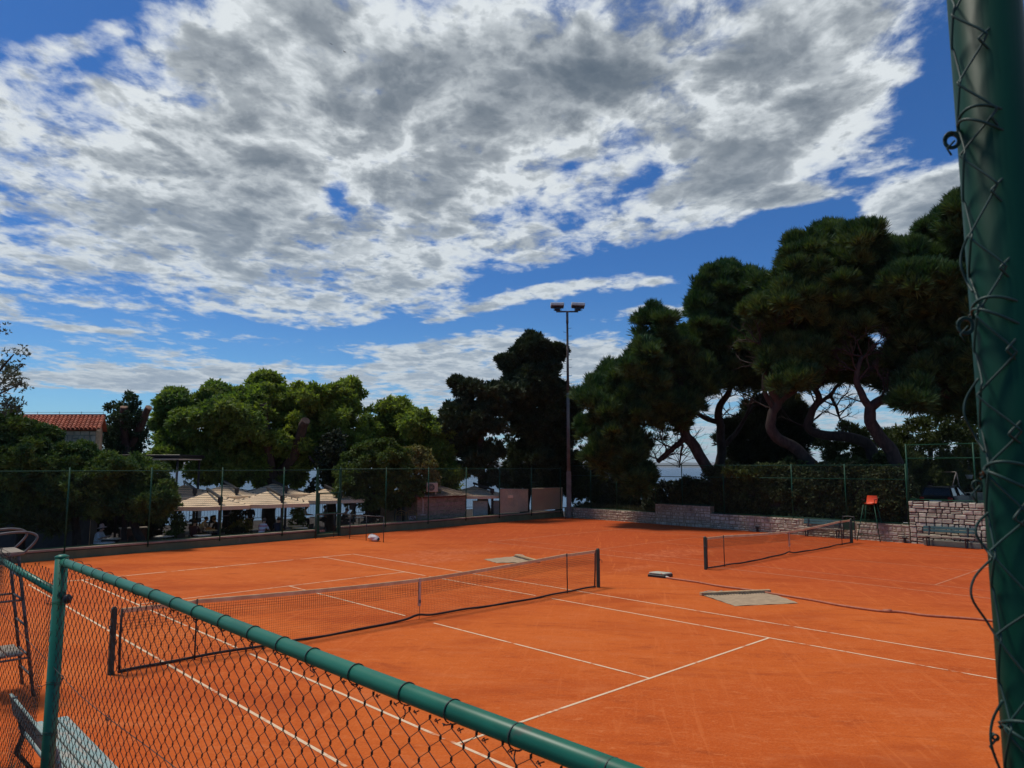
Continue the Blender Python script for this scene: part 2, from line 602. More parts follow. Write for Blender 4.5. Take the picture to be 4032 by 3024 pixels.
M['pine'] = leafmat('pine needles', (.020, .060, .022), (.078, .130, .040), tr=.18, sc_=1.1)
M['pine_b'] = leafmat('pine needles olive', (.026, .064, .022), (.095, .140, .040), tr=.18, sc_=1.1)
M['cypress'] = leafmat('cypress sprays', (.028, .046, .022), (.056, .074, .030), tr=.08)
M['broad'] = leafmat('elm leaves', (.110, .175, .032), (.210, .260, .045), tr=.42)
M['broad_d'] = leafmat('dense elm leaves', (.085, .150, .036), (.155, .205, .042), tr=.38)
M['pitto'] = leafmat('pittosporum leaves', (.035, .080, .026), (.100, .150, .030), tr=.2, sc_=1.3)
M['round'] = leafmat('round tree leaves', (.055, .095, .022), (.088, .125, .024), tr=.22)
M['varieg'] = leafmat('variegated leaves', (.15, .15, .045), (.23, .20, .07), isl=.55, tr=.2)
M['ivy'] = leafmat('ivy leaves', (.020, .048, .022), (.036, .066, .026), tr=.15)
M['olive'] = leafmat('olive leaves', (.085, .105, .075), (.13, .14, .10), tr=.15)
M['hedge'] = leafmat('hedge leaves', (.030, .046, .016), (.050, .064, .018), isl=.5, tr=.12)
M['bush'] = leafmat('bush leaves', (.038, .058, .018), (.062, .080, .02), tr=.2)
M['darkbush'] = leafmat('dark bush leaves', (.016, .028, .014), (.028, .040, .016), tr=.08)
M['yellow'] = leafmat('golden conifer', (.12, .115, .02), (.17, .14, .03), tr=.2)
M['grass'] = leafmat('grass', (.05, .06, .02), (.09, .075, .035), tr=.1)


# clay: swept, dusty, with paler bald patches and darker damp ones
def clay_material(name, line=False):
    m = bpy.data.materials.new(name)
    m.use_nodes = True
    t = NT(m.node_tree)
    p = t.n['Principled BSDF']
    p.inputs['Roughness'].default_value = .92
    p.inputs['Specular IOR Level'].default_value = .12
    pos = t.node('ShaderNodeNewGeometry').outputs['Position']
    a = R(38)
    x, y, z = t.sep(pos)
    sx = t.m('ADD', t.m('MULTIPLY', x, math.cos(a)), t.m('MULTIPLY', y, math.sin(a)))
    sy = t.m('SUBTRACT', t.m('MULTIPLY', y, math.cos(a)), t.m('MULTIPLY', x, math.sin(a)))
    swept = t.comb(t.m('MULTIPLY', sx, 1.6), t.m('MULTIPLY', sy, .55), 0)
    big = t.noise(pos, .16, 4, .55)
    mid = t.noise(swept, 1.3, 7, .68, .4)
    fine = t.noise(swept, 7.0, 6, .72, .6)
    c = t.mix(t.ss(big, .36, .64), (.500, .092, .0140), (.570, .122, .0190))
    c = t.mix(t.m('MULTIPLY', t.ss(mid, .50, .70), .60), c, (.58, .150, .042))
    c = t.mix(t.m('MULTIPLY', t.ss(mid, .48, .28), .60), c, (.30, .052, .012))
    c = t.mix(t.m('MULTIPLY', t.ss(fine, .53, .68), .60), c, (.64, .190, .060))
    c = t.mix(t.m('MULTIPLY', t.ss(fine, .44, .28), .45), c, (.27, .046, .011))
    grit = t.noise(pos, 26, 3, .7)
    c = t.mix(t.m('MULTIPLY', t.ss(grit, .50, .66), .28), c, (.66, .185, .055))
    c = t.mix(t.m('MULTIPLY', t.ss(grit, .48, .32), .28), c, (.28, .045, .010))
    # redder, coarser clay beyond the first court and along the wall
    far = t.m('MULTIPLY', t.ss(t.m('ADD', x, t.m('MULTIPLY', t.m('SUBTRACT', big, .5), 8)), 7.5, 14), .75)
    c = t.mix(far, c, t.mix(t.ss(fine, .4, .68), (.390, .058, .0125), (.52, .100, .026)))
    damp = t.noise(t.v('ADD', swept, (4.4, 9.1, 0)), .34, 5, .6, .5)
    c = t.mix(t.m('MULTIPLY', t.ss(damp, .50, .66), .55), c, (.36, .058, .0105))
    arcs = t.noise(t.comb(t.m('MULTIPLY', sx, .22), t.m('MULTIPLY', sy, 3.2), 0), 1.6, 5, .65, 1.2)
    c = t.mix(t.m('MULTIPLY', t.ss(arcs, .54, .68), .35), c, (.64, .165, .042))
    # bald pink patches
    for (px_, py_, rx, ry) in ((8.2, 9.6, 3.4, 1.5), (10.3, 1.7, 1.5, .45), (6.8, 8.0, 2.2, .8), (15, 3.2, 3, 1.2)):
        qx = t.m('DIVIDE', t.m('SUBTRACT', x, px_), rx)
        qy = t.m('DIVIDE', t.m('SUBTRACT', y, py_), ry)
        d = t.m('SQRT', t.m('MULTIPLY_ADD', qx, qx, t.m('MULTIPLY', qy, qy)))
        d = t.m('ADD', d, t.m('MULTIPLY', t.m('SUBTRACT', mid, .5), 2.4))
        c = t.mix(t.m('MULTIPLY', t.ss(d, 1.0, .45), t.m('MULTIPLY', t.ss(fine, .45, .62), .7)), c, (.64, .20, .085))
    if line:
        worn = t.ss(t.m('ADD', t.noise(pos, 1.1, 4, .7), t.m('MULTIPLY', t.m('SUBTRACT', fine, .5), .55)), .52, .66)
        worn = t.m('MAXIMUM', worn, t.m('MULTIPLY', far, .95))
        wv = t.m('SINE', t.m('MULTIPLY', t.m('ADD', x, y), 90.0))
        lc = t.mix(t.m('MULTIPLY', t.ss(wv, .2, .8), .25), (.74, .55, .36), (.62, .38, .22))
        c = t.mix(worn, lc, c)
    t.l.new(c, p.inputs['Base Color'])
    b = t.node('ShaderNodeBump')
    b.inputs['Strength'].default_value = .5
    b.inputs['Distance'].default_value = .012
    t.l.new(t.m('ADD', t.m('MULTIPLY', fine, .6), t.noise(pos, 38, 4, .6)), b.inputs['Height'])
    t.l.new(b.outputs[0], p.inputs['Normal'])
    return m


M['clay'] = clay_material('court clay')
M['line'] = clay_material('court line', True)


# ------------------------------------------------------------------ foliage
def crown(name, parent, m, blobs, per, L, W, n=5, spread=60, up=.5, sub=.5, subden=1.1, flat=.75, hang=0.0, seed=0, shell=.6, tip=.5):
    """blobs: (centre, (r_right, r_depth, r_up)).  Each blob is broken into small sprays (sub) and every
    spray carries tufts of n leaf faces, so that gaps and uneven outlines come from the leaves themselves"""
    g = np.random.default_rng(seed + 11)
    PV = []
    for c, r in blobs:
        c = np.asarray(c, float)
        r = np.asarray(r, float)
        area = 4 * math.pi * ((r[0] * r[1]) ** 1.6 / 3 + (r[0] * r[2]) ** 1.6 / 3 + (r[1] * r[2]) ** 1.6 / 3) ** (1 / 1.6)
        ns = max(5, int(area * subden / (sub * sub * 3)))
        d = g.normal(size=(ns, 3))
        d /= np.linalg.norm(d, axis=1)[:, None]
        rad = shell + (1.06 - shell) * g.random(ns) ** .6
        off = d * rad[:, None] * r
        sc_c = c + off[:, :1] * RV + off[:, 1:2] * HV + off[:, 2:3] * np.array([0, 0, 1.0])
        dw = d[:, :1] * RV + d[:, 1:2] * HV + d[:, 2:3] * np.array([0, 0, 1.0])
        rs = sub * (.55 + .9 * g.random(ns))
        m_ = np.maximum(3, (per * rs * rs * 6).astype(int))
        idx = np.repeat(np.arange(ns), m_)
        T = len(idx)
        q = g.normal(size=(T, 3)) + dw[idx] * .7
        q /= np.linalg.norm(q, axis=1)[:, None]
        rr = rs[idx] * g.random(T) ** .45
        P = sc_c[idx] + q * rr[:, None] * np.array([1, 1, flat])
        ax = q * .8 + dw[idx] * .35 + np.array([0, 0, up]) + g.normal(size=(T, 3)) * .25
        ax /= np.linalg.norm(ax, axis=1)[:, None]
        PV.append((P, ax))
    P = np.concatenate([a for a, _ in PV])
    A = np.concatenate([b for _, b in PV])
    T = len(P)
    P = np.repeat(P, n, 0)
    A = np.repeat(A, n, 0)
    N = len(P)
    q = g.normal(size=(N, 3))
    q -= A * np.sum(q * A, 1)[:, None]
    q /= np.maximum(1e-6, np.linalg.norm(q, axis=1))[:, None]
    th = np.radians(spread) * (.35 + .75 * g.random(N))
    B = A * np.cos(th)[:, None] + q * np.sin(th)[:, None]
    B[:, 2] -= hang
    B /= np.linalg.norm(B, axis=1)[:, None]
    S = np.cross(B, g.normal(size=(N, 3)) * .6 + A)
    S /= np.maximum(1e-6, np.linalg.norm(S, axis=1))[:, None]
    ln = (L * (.65 + .7 * g.random(N)))[:, None]
    wd = (W * (.7 + .6 * g.random(N)))[:, None]
    V = np.empty((N, 4, 3))
    V[:, 0] = P
    V[:, 1] = P + B * ln * tip + S * wd * .5
    V[:, 2] = P + B * ln
    V[:, 3] = P + B * ln * tip - S * wd * .5
    return quads(name, V.reshape(-1, 3), np.arange(N * 4).reshape(-1, 4), m, parent)


def blob(x, y, rx, ry, d, rd=None):
    k = mpp(d)
    return (at(x, y, d), (rx * k, (rd if rd is not None else .5 * (rx + ry) * k), ry * k))


def blobs(lst, d, jit=.0, thick=1.0):
    """survey-pixel ellipses -> ellipsoids round depth d"""
    o = []
    for i, q in enumerate(lst):
        x, y, rx = q[:3]
        ry = q[3] if len(q) > 3 else rx
        dd = d + jit * math.sin(i * 2.4) + (q[4] if len(q) > 4 else 0)
        b = blob(x, y, rx, ry, dd)
        o.append((b[0], (b[1][0], b[1][1] * thick, b[1][2])))
    return o


def smooth_path(P, r, k=4):
    P = np.asarray(P, float)
    r = np.asarray(r, float)
    m = len(P)
    O, RR = [], []
    for i in range(m - 1):
        p0, p1, p2, p3 = P[max(0, i - 1)], P[i], P[i + 1], P[min(m - 1, i + 2)]
        for j in range(k):
            t = j / k
            O.append(.5 * ((2 * p1) + (-p0 + p2) * t + (2 * p0 - 5 * p1 + 4 * p2 - p3) * t * t + (-p0 + 3 * p1 - 3 * p2 + p3) * t ** 3))
            RR.append(r[i] * (1 - t) + r[i + 1] * t)
    O.append(P[-1])
    RR.append(r[-1])
    return np.array(O), np.array(RR)


def limb(mb, lst, d, dd=0.0, n=9, ground=None):
    """lst of (x, y, radius px); depth runs from d to d+dd; ground = z to extend the foot to"""
    m = len(lst)
    P = [at(x, y, d + dd * i / max(1, m - 1)) for i, (x, y, r_) in enumerate(lst)]
    r = [q[2] * mpp(d) for q in lst]
    if ground is not None and P[0][2] > ground:
        dir_ = P[0] - P[1]
        t = (P[0][2] - ground) / max(.3, -unit(dir_)[2]) / max(1e-6, np.linalg.norm(dir_))
        f = P[0] + dir_ * min(t, 3.0) * .6
        f[2] = ground - .1
        P.insert(0, f)
        r.insert(0, r[0] * 1.25)
    P, r = smooth_path(P, r)
    w_ = np.array([math.sin(i * 1.7) for i in range(len(P))])
    P = P + np.outer(w_ * r * .12, RV)
    mb.tube(P, r, n)
    return P, r


def twigs(mb, base, dirs, L, r, depth, seed, spread=.9, down=0.0):
    g = random.Random(seed)

    def grow(p, d, L, r, k):
        e = p + d * L
        mid = p + d * L * .5 + np.array([g.uniform(-1, 1), g.uniform(-1, 1), g.uniform(-1, 1)]) * L * .08
        mb.tube([p, mid, e], [r, r * .8, r * .6], 4, cap=False)
        if k > 0:
            for _ in range(g.choice((2, 3))):
                nd = unit(d + np.array([g.uniform(-1, 1), g.uniform(-1, 1), g.uniform(-1, 1) - down]) * spread)
                grow(e if g.random() > .3 else mid, nd, L * g.uniform(.55, .8), r * .6, k - 1)
    for d in dirs:
        grow(np.asarray(base, float), unit(d), L, r, depth)


# ------------------------------------------------------------------ chain link
def chainlink(A, B, z0, z1, cell, rad, sides=3, wob=0.0, hook=0.0, seed=0, cz=None):
    """woven wire between plan points A and B.  Returns (V, quads)"""
    g = np.random.default_rng(seed)
    A = np.array([A[0], A[1], 0.0])
    B = np.array([B[0], B[1], 0.0])
    Ld = np.linalg.norm(B - A)
    u = (B - A) / Ld
    nrm = np.array([-u[1], u[0], 0])
    dx = cell / 2
    N = int(Ld / dx)
    dzz = (cz or cell) / 2
    J = int((z1 - z0) / dzz) + 1
    VV, QQ, base = [], [], 0
    i = np.arange(N)[:, None]
    j = np.arange(J)[None, :]
    par = (i + j) % 2
    X = (i + par) * dx
    Zt = np.broadcast_to(z1 - j * dzz, X.shape)
    off = (par * 2 - 1) * rad * 1.1
    if hook > 0:
        X = np.repeat(X, 2, 1)
        off = np.repeat(off, 2, 1)
        Zt = np.repeat(Zt, 2, 1) + np.tile(np.array([hook, -hook]), J)[None, :]
    if wob > 0:
        gx_ = X / Ld * 23
        ph = g.random(6) * 6.28
        X = X + wob * (np.sin(Zt * 4.1 + gx_ + ph[0]) + .6 * np.sin(Zt * 9 - gx_ * 2 + ph[1]))
        Zt = Zt + wob * (np.sin(gx_ * 1.7 + Zt * 3 + ph[2]) + .5 * np.sin(gx_ * 5 + ph[3]))
        off = off + wob * 1.6 * np.sin(gx_ * .7 + Zt * 2.2 + ph[4])
    C_ = A + X[..., None] * u + off[..., None] * nrm + Zt[..., None] * np.array([0, 0, 1.0])
    ang = np.arange(sides) * 2 * math.pi / sides
    ring = np.cos(ang)[:, None] * nrm * rad + np.sin(ang)[:, None] * u * rad
    V = C_[:, :, None, :] + ring[None, None]
    n0, m0 = C_.shape[:2]
    id_ = np.arange(n0 * m0 * sides).reshape(n0, m0, sides)
    a = id_[:, :-1, :]
    b = id_[:, 1:, :]
    Q = np.stack([a, np.roll(a, -1, 2), np.roll(b, -1, 2), b], -1).reshape(-1, 4)
    return V.reshape(-1, 3), Q
# ================================================================== setting
def sheet(name, x0, x1, y0, y1, z, m, nx=1, ny=1):
    mb = MB().grid(lambda a, b: (x0 + (x1 - x0) * a, y0 + (y1 - y0) * b, z), nx, ny, False)
    return struct(mb.build(name, m))


WA, WB = np.array([-40, 15.13]), np.array([27.45, 20.56])          # foot of the wall on the restaurant side
SA, SB = np.array([27.5, 20.6]), np.array([25.3, -16.0])           # foot of the stone wall


def wl(x):                                                          # y of the restaurant wall at x
    return 18.35 + .0806 * x


def sl(y):                                                          # x of the stone wall at y
    return 26.26 + .0601 * y


M['sea'] = mat('sea water', (.03, .085, .15), .35, (.045, .11, .18), .004, bump=.25, bscale=.35, spec=.25)
M['hill'] = mat('far hills', (.07, .085, .05), .95, (.14, .12, .09), .0016)
M['earth'] = mat('dry earth', (.16, .12, .08), .95, (.10, .085, .05), 1.4, bump=.02)
M['paving'] = mat('terrace paving', (.055, .048, .042), .95, (.04, .034, .03), 2.2, spec=.05)
M['bank'] = mat('grassy bank', (.07, .075, .03), .95, (.13, .10, .06), 2.5, bump=.03)

struct(MB().box((0, -12, -6.4), (76, 100, 11.4)).build('ground', M['earth']))
struct(MB().grid(lambda a, b: (-12800 + 25600 * a, -12800 + 25600 * b, -9.0), 8, 8, False).build('sea', M['sea']))
struct(MB().add([(-8.7, -34, 0), (26.9, -34, 0), (26.9, -10, 0), (27.5, 20.6, 0), (-8.7, 17.6, 0)], [(0, 1, 2, 3, 4)]).build('clay_court', M['clay']))
mb = MB()
P4 = [(-40, 15.5, -.4), (27.6, 20.9, -.4), (37, 24, -.4), (37, 37.5, -.4), (-40, 37.5, -.4)]
mb.add(P4, [(0, 1, 2, 3, 4)])
struct(mb.build('restaurant_terrace', M['paving']))
mb = MB().grid(lambda a, b: (27.0 + 10.5 * a + .06 * (b * 62 - 40), -40 + 62 * b,
                             .55 + .55 * max(0, min(1, (-1.0 - (-40 + 62 * b)) / 2.0)) + .25 * math.sin(a * 3) * a), 8, 30)
struct(mb.build('garden_ground', M['earth']))


def bank(a, b):
    x = -16 + 7.0 * a
    y = -30 + 34 * b
    z = 1.9 - 1.35 * max(0.0, (x + 10.35) / 1.35) if x > -10.35 else 1.9
    return (x, y, z)


struct(MB().grid(bank, 40, 34).build('grass_bank', M['bank']))
# far shore
mb = MB()
NR, NA = 7, 150


def hill(a, b):
    az = HEAD + R(46) - R(92) * a
    d = 9300 + 1900 * b
    s = a * 40
    h = 78 + 14 * math.sin(s * .37 + 1) + 9 * math.sin(s * .83) + 6 * math.sin(s * 2.1 + 2) + 5 * math.sin(s * 4.7)
    h += 70 * math.exp(-((a - .352) / .016) ** 2)
    h *= math.sin(math.pi * min(1, b * 1.15)) ** .7 if 0 < b < .869 else 0
    return (math.cos(az) * d, math.sin(az) * d, -9.5 + h)


struct(mb.grid(hill, NA, NR).build('far_hills', M['hill']))


# ------------------------------------------------------------------ painted lines (with the worn stretches in the material)
def court_lines(cx, cy, name):
    mb = MB()
    w_ = .05

    def ln(x0, y0, x1, y1, ww=w_):
        if x0 == x1:
            mb.add([(x0 - ww / 2, y0, .004), (x0 + ww / 2, y0, .004), (x0 + ww / 2, y1, .004), (x0 - ww / 2, y1, .004)], [(0, 1, 2, 3)])
        else:
            mb.add([(x0, y0 - ww / 2, .004), (x1, y0 - ww / 2, .004), (x1, y0 + ww / 2, .004), (x0, y0 + ww / 2, .004)], [(0, 1, 2, 3)])
    for s_ in (-1, 1):
        ln(cx + s_ * 5.485, cy - 11.91, cx + s_ * 5.485, cy + 11.91)
        ln(cx + s_ * 4.115, cy - 11.86, cx + s_ * 4.115, cy - .3)
        ln(cx + s_ * 4.115, cy + .3, cx + s_ * 4.115, cy + 11.86)
        ln(cx - 5.46, cy + s_ * 11.885, cx + 5.46, cy + s_ * 11.885, .07)
        ln(cx - 4.09, cy + s_ * 6.40, cx + 4.09, cy + s_ * 6.40)
        ln(cx, cy + s_ * .55, cx, cy + s_ * 6.375)
        ln(cx, cy + s_ * 11.75, cx, cy + s_ * 11.85)
    return struct(mb.build(name, M['line']))


court_lines(0, 0, 'court_line')
court_lines(18.05, -.2, 'court_line')


# ------------------------------------------------------------------ nets
def tennis_net(cx, cy, half, label, seed, dusty):
    t = thing('tennis_net', label, 'tennis net', (cx, cy, 0), 0, 'tennis nets')
    g = np.random.default_rng(seed)
    e = half - .12
    stick = 5.03

    def top(x):
        a = abs(x)
        if a >= stick:
            return 1.065 - .01 * (half - a)
        q = a / stick
        return .914 + .15 * (q ** 1.5)

    lift = lambda x: .03 + .012 * math.sin(x * 1.3 + seed) + .05 * math.exp(-(x / .22) ** 2) + .006 * math.sin(x * 4.2 + 2)
    sag = lambda x, z: .05 * math.sin(x * .9 + seed) * (1 - z / 1.0) * min(1, (half - abs(x)))
    for s_ in (-1, 1):
        p_ = MB().box((cx + s_ * half, cy, .545), (.085, .085, 1.09), 0, .008)
        p_.box((cx + s_ * half, cy, 1.095), (.06, .06, .03), 0, .006)
        post = p_.build('post', M['net_post'], t)
        c = MB().box((cx + s_ * (half + .055), cy - .01, .78), (.03, .05, .05), 0, .004)
        c.tube([(cx + s_ * (half + .06), cy - .03, .78), (cx + s_ * (half + .06), cy - .10, .78), (cx + s_ * (half + .06), cy - .10, .70)], .008, 6)
        c.build('winch', M['dark_steel'], post)
    xs = np.linspace(-e, e, 121)
    # head band, folded over the cable
    V, F = [], []
    for i, x in enumerate(xs):
        z = top(x)
        for dy, dz in ((-.011, -.075), (-.013, -.03), (-.008, 0), (0, .006), (.008, 0), (.013, -.03), (.011, -.075)):
            V.append((cx + x, cy + dy, z + dz))
    for i in range(120):
        for k in range(6):
            a = i * 7 + k
            F.append((a, a + 7, a + 8, a + 1))
    MB().add(V, F, True).build('head_band', M['net_band'], t)
    # woven cords
    mb = MB()
    x = -e
    while x < e:
        zt_, zb = top(x) - .07, lift(x)
        pts = [(cx + x + .006 * math.sin(k * 2 + x), cy + sag(x, zb + (zt_ - zb) * k / 6), zb + (zt_ - zb) * k / 6) for k in range(7)]
        mb.tube(pts, .0016, 3, False, False)
        x += .045
    for k in range(20):
        f = k / 20
        pts = [(cx + q, cy + sag(q, f), lift(q) + (top(q) - .07 - lift(q)) * f) for q in xs[::3]]
        mb.tube(pts, .0015, 3, False, False)
    x = -e
    while x < e:                                          # second, doubled layer in the top third
        zt_ = top(x) - .07
        mb.tube([(cx + x + .010, cy + .012, zt_), (cx + x + .008, cy + .012, zt_ - .30)], .0024, 3, False, False)
        x += .045
    for k in range(7):
        mb.tube([(cx + q, cy + .012, top(q) - .07 - k * .05) for q in xs[::3]], .0024, 3, False, False)
    mb.build('netting', M['net_cord'], t)
    hem = MB()
    V, F = [], []
    for i, q in enumerate(xs):
        z = lift(q)
        s0 = sag(q, z)
        for dy, dz in ((-.012, .025), (-.016, -.02), (.016, -.02), (.012, .025)):
            V.append((cx + q, cy + s0 + dy, z + dz))
    for i in range(120):
        for k in range(4):
            a, b = i * 4 + k, i * 4 + (k + 1) % 4
            F.append((a, a + 4, b + 4, b))
    hem.add(V, F, True)
    for s_ in (-1, 1):
        hem.tube([(cx + s_ * e, cy, top(e)), (cx + s_ * e, cy + .01, .5), (cx + s_ * (e - .02), cy + .02, lift(e))], .022, 6)
        for z in (.2, .5, .8):
            hem.tube([(cx + s_ * e, cy, z), (cx + s_ * (half - .03), cy, z + .04)], .004, 4)
    hem.build('hem', M['net_hem'], t)
    st = MB().box((cx, cy - .018, .60), (.05, .006, .60), 0, .001).box((cx, cy + .02, .60), (.05, .006, .60), 0, .001)
    st.box((cx, cy, .917), (.05, .044, .012), 0, .003)
    strap = st.build('centre_strap', M['net_strap'], t)
    MB().box((cx, cy - .026, .40), (.058, .012, .075), 0, .003).build('buckle', M['steel'], strap)
    MB().tube([(cx, cy - .015, .31), (cx, cy - .01, .10), (cx, cy, .0)], .006, 5).build('tie_cord', M['net_hem'], strap)
    for s_ in (-1, 1):
        MB().tube([(cx + s_ * stick, cy - .03, 0), (cx + s_ * stick, cy - .025, 1.075)], .016, 7).build('singles_stick', M['net_hem'], t)
    return t


tennis_net(0, 0, 6.4, 'near tennis net with tan head band, closer to the green railing', 1, .5)
tennis_net(18.05, -.2, 6.2, 'far tennis net on the second court, in front of the stone wall', 2, .8)


# ------------------------------------------------------------------ low rendered wall + fence on the restaurant side
def wall_piece(x0, x1, h, label):
    t = thing('rendered_wall', label, 'wall', ((x0 + x1) / 2, wl((x0 + x1) / 2), 0), 0, 'low green rendered walls along the clay')
    u = unit((1, .0806, 0))
    n = np.array([-u[1], u[0], 0])
    mid = np.array([(x0 + x1) / 2, wl((x0 + x1) / 2), 0]) + n * .13
    L_ = (x1 - x0) / u[0]
    fr = frame(u)
    MB().box(mid + (0, 0, h / 2 - .28), (L_, .24, h + .44), fr, .012).build('wall_body', M['conc_green'], t)
    MB().box(mid + (0, 0, h - .0), (L_ + .02, .32, .075), fr, .015).build('coping', M['coping'], t)
    return t


wall_piece(-22, 7.62, .36, 'long green rendered wall with pale coping left of the fence gate')
wall_piece(9.02, 27.4, .42, 'green rendered wall with pale coping right of the fence gate')
t = MB().box((8.32, wl(8.32) + .13, -.03), (1.38, .24, .36), frame((1, .0806, 0)), .01).build('gate_sill', M['conc_green'])
tag(t, 'low green doorstep under the fence gate between two walls', 'doorstep')


def fence_run(t, posts, ztop, rails, zmesh, post_r, rail_r, cell, m_post, m_wire, line, seed, wire=.0019, foot=None, ends=(0, 0)):
    """posts: plan parameter list, line(p) -> (x, y)"""
    for p_ in posts:
        x, y = line(p_)
        MB().tube([(x, y, foot(p_) - .2), (x, y, ztop)], post_r, 10).ball((x, y, ztop), (post_r, post_r, .02)).build('post', m_post, t)
    a, b = line(posts[0] - ends[0]), line(posts[-1] + ends[1])
    for z in rails:
        MB().tube([(a[0], a[1], z), (b[0], b[1], z)], rail_r, 8).build('rail', m_post, t)
    V, Q = chainlink(a, b, zmesh[0], zmesh[1], cell, wire, 3, 0, 0, seed)
    quads('chain_link_mesh', V, Q, m_wire, t)


wline = lambda x: (x, wl(x) - .02)
t = thing('chain_link_fence', 'high green chain-link fence on the wall left of the fence gate', 'fence', (-5, wl(-5), .4), 0, 'high green fences round the courts')
fence_run(t, [-18.4, -15.4, -12.4, -9.35, -6.3, -3.3, -.27, 2.77, 5.81, 7.66], 3.44, (3.31, .44), (.44, 3.31), .030, .020, .09, M['green_metal'], M['green_wire'], wline, 3, foot=lambda p: .42)
t = thing('chain_link_fence', 'high green chain-link fence on the wall between fence gate and light pole', 'fence', (18, wl(18), .4), 0, 'high green fences round the courts')
fence_run(t, [9.0, 11.92, 14.95, 17.95, 20.9, 24.0, 27.1], 3.42, (3.35, .50), (.50, 3.35), .030, .020, .09, M['green_metal'], M['green_wire'], wline, 4, foot=lambda p: .46)
# gate
t = thing('fence_gate', 'green mesh gate in the high fence, standing on the doorstep', 'gate', (8.32, wl(8.32), .15))
gx0, gx1 = 7.79, 8.90
fr = frame((1, .0806, 0))
f = MB()
for x in (gx0, gx1):
    f.box((x, wl(x), 1.17), (.07, .05, 2.02), fr, .006)
for z in (.2, 1.15, 2.16):
    f.box(((gx0 + gx1) / 2, wl(8.34), z), (gx1 - gx0 - .075, .046, .07), fr, .006)
f.build('gate_frame', M['green_metal'], t)
V, Q = chainlink((gx0, wl(gx0)), (gx1, wl(gx1)), .22, 2.14, .08, .002, 3, 0, 0, 5)
quads('chain_link_mesh', V, Q, M['green_wire'], t)
for x, z1 in ((7.66, 3.38), (9.0, 3.38)):
    MB().box((x, wl(x) - .02, z1 / 2), (.11, .09, z1), fr, .008).build('gate_post', M['green_metal'], t)
MB().box((8.33, wl(8.33) - .02, 3.33), (1.22, .045, .05), fr, .006).build('lintel_rail', M['green_metal'], t)
MB().box((gx0 + .18, wl(gx0) - .05, .32), (.26, .02, .10), fr, .003).build('plaque', M['poster'], t)
MB().tube([(gx1 - .06, wl(gx1) - .06, 1.22), (gx1 - .14, wl(gx1) - .09, 1.22)], .012, 6).build('latch', M['dark_steel'], t)
# low folding barriers in front of the gate
for (a, b, label) in (((7.40, 18.50), (9.25, 18.42), 'low mesh barrier panel right in front of the fence gate'),
                      ((8.47, 18.66), (8.87, 14.85), 'low mesh barrier panel reaching out onto the clay beside the white sack')):
    t = thing('mesh_barrier', label, 'barrier', (a[0], a[1], 0), 0, 'low mesh barriers by the gate')
    n_ = 2 if a[0] < 8 else 4
    fb = MB()
    for i in range(n_):
        q = i / (n_ - 1)
        x, y = a[0] + (b[0] - a[0]) * q, a[1] + (b[1] - a[1]) * q
        MB().tube([(x, y, 0), (x, y, 1.16)], .018, 8).build('post', M['dark_steel'], t)
    MB().tube([(a[0], a[1], 1.16), (b[0], b[1], 1.16)], .02, 8).build('top_rail', M['dark_steel'], t)
    V, Q = chainlink(a, b, .04, 1.15, .08, .0018, 3, 0, 0, 6)
    quads('chain_link_mesh', V, Q, M['green_wire'], t)
# white sack
def sack(a, b):
    th, z = a * 2 * math.pi, b * 2 - 1
    r = .17 * (1 - abs(z) ** 4 * .55) * (1 + .12 * math.sin(3 * th + z * 4) + .08 * math.sin(7 * th + 5 * z))
    return np.array([8.84, 15.62, .15]) + frame((-.1, 1, .12)) @ np.array([z * .34, r * math.cos(th), r * .85 * math.sin(th)])


t = MB().grid(sack, 22, 14).build('sack', M['bag'])
tag(t, 'crumpled white sack lying on the clay behind the mesh barrier', 'bag')


# ------------------------------------------------------------------ rubble masonry
def masonry(t, A, B, z0, zt, th, seed, mean=(.30, .20), joint=.022, m_st='stone', m_mo='mortar', irregular=.35, proud=.025, both=False):
    """coursed rubble: every stone a chamfered block standing a little proud of the bed"""
    g = random.Random(seed)
    A3, B3 = np.array([*A, 0.0]), np.array([*B, 0.0])
    u = unit(B3 - A3)
    n = np.array([-u[1], u[0], 0])
    L_ = np.linalg.norm(B3 - A3)
    fr = frame(u)
    core = MB()
    mid = (A3 + B3) / 2 + n * (th / 2)
    core.box(mid + (0, 0, (z0 - .3 + zt) / 2), (L_, th, zt - z0 + .3 - .02), fr)
    core.build('mortar', M[m_mo], t)
    mb = MB()
    z = z0
    while z < zt - .05:
        h = min(zt - z, mean[1] * g.uniform(1 - irregular, 1 + irregular))
        if zt - z - h < .07:
            h = zt - z
        s_ = -g.uniform(0, .2)
        while s_ < L_:
            w_ = mean[0] * g.uniform(.5, 1.6)
            e = min(L_, s_ + w_)
            b0 = max(0, s_)
            if L_ - e < .1:
                e = L_
            parts = [(0, h)] if g.random() > .22 or h < .16 else [(0, h * g.uniform(.3, .6))]
            if parts[0][1] < h:
                parts.append((parts[0][1], h))
            for (q0, q1) in parts:
                if e - b0 > .05 and q1 - q0 > .04:
                    c = A3 + u * ((b0 + e) / 2) + n * (th / 2) + np.array([0, 0, z + (q0 + q1) / 2])
                    pr = proud * g.uniform(.3, 1.3)
                    sz = np.array([e - b0 - joint, th + 2 * pr, q1 - q0 - joint])
                    q = MB().box(c, sz, fr @ np.array(Matrix.Rotation(g.uniform(-.03, .03), 3, 'Y')), min(.028, (q1 - q0) * .22))
                    v = np.concatenate(q.v)
                    v = v + np.array([[g.uniform(-1, 1) * .009 for _ in range(3)] for _ in range(len(v))])
                    mb.add(v, q.f)
            s_ = e
        z += h
    return mb.build('stones', M[m_st], t)


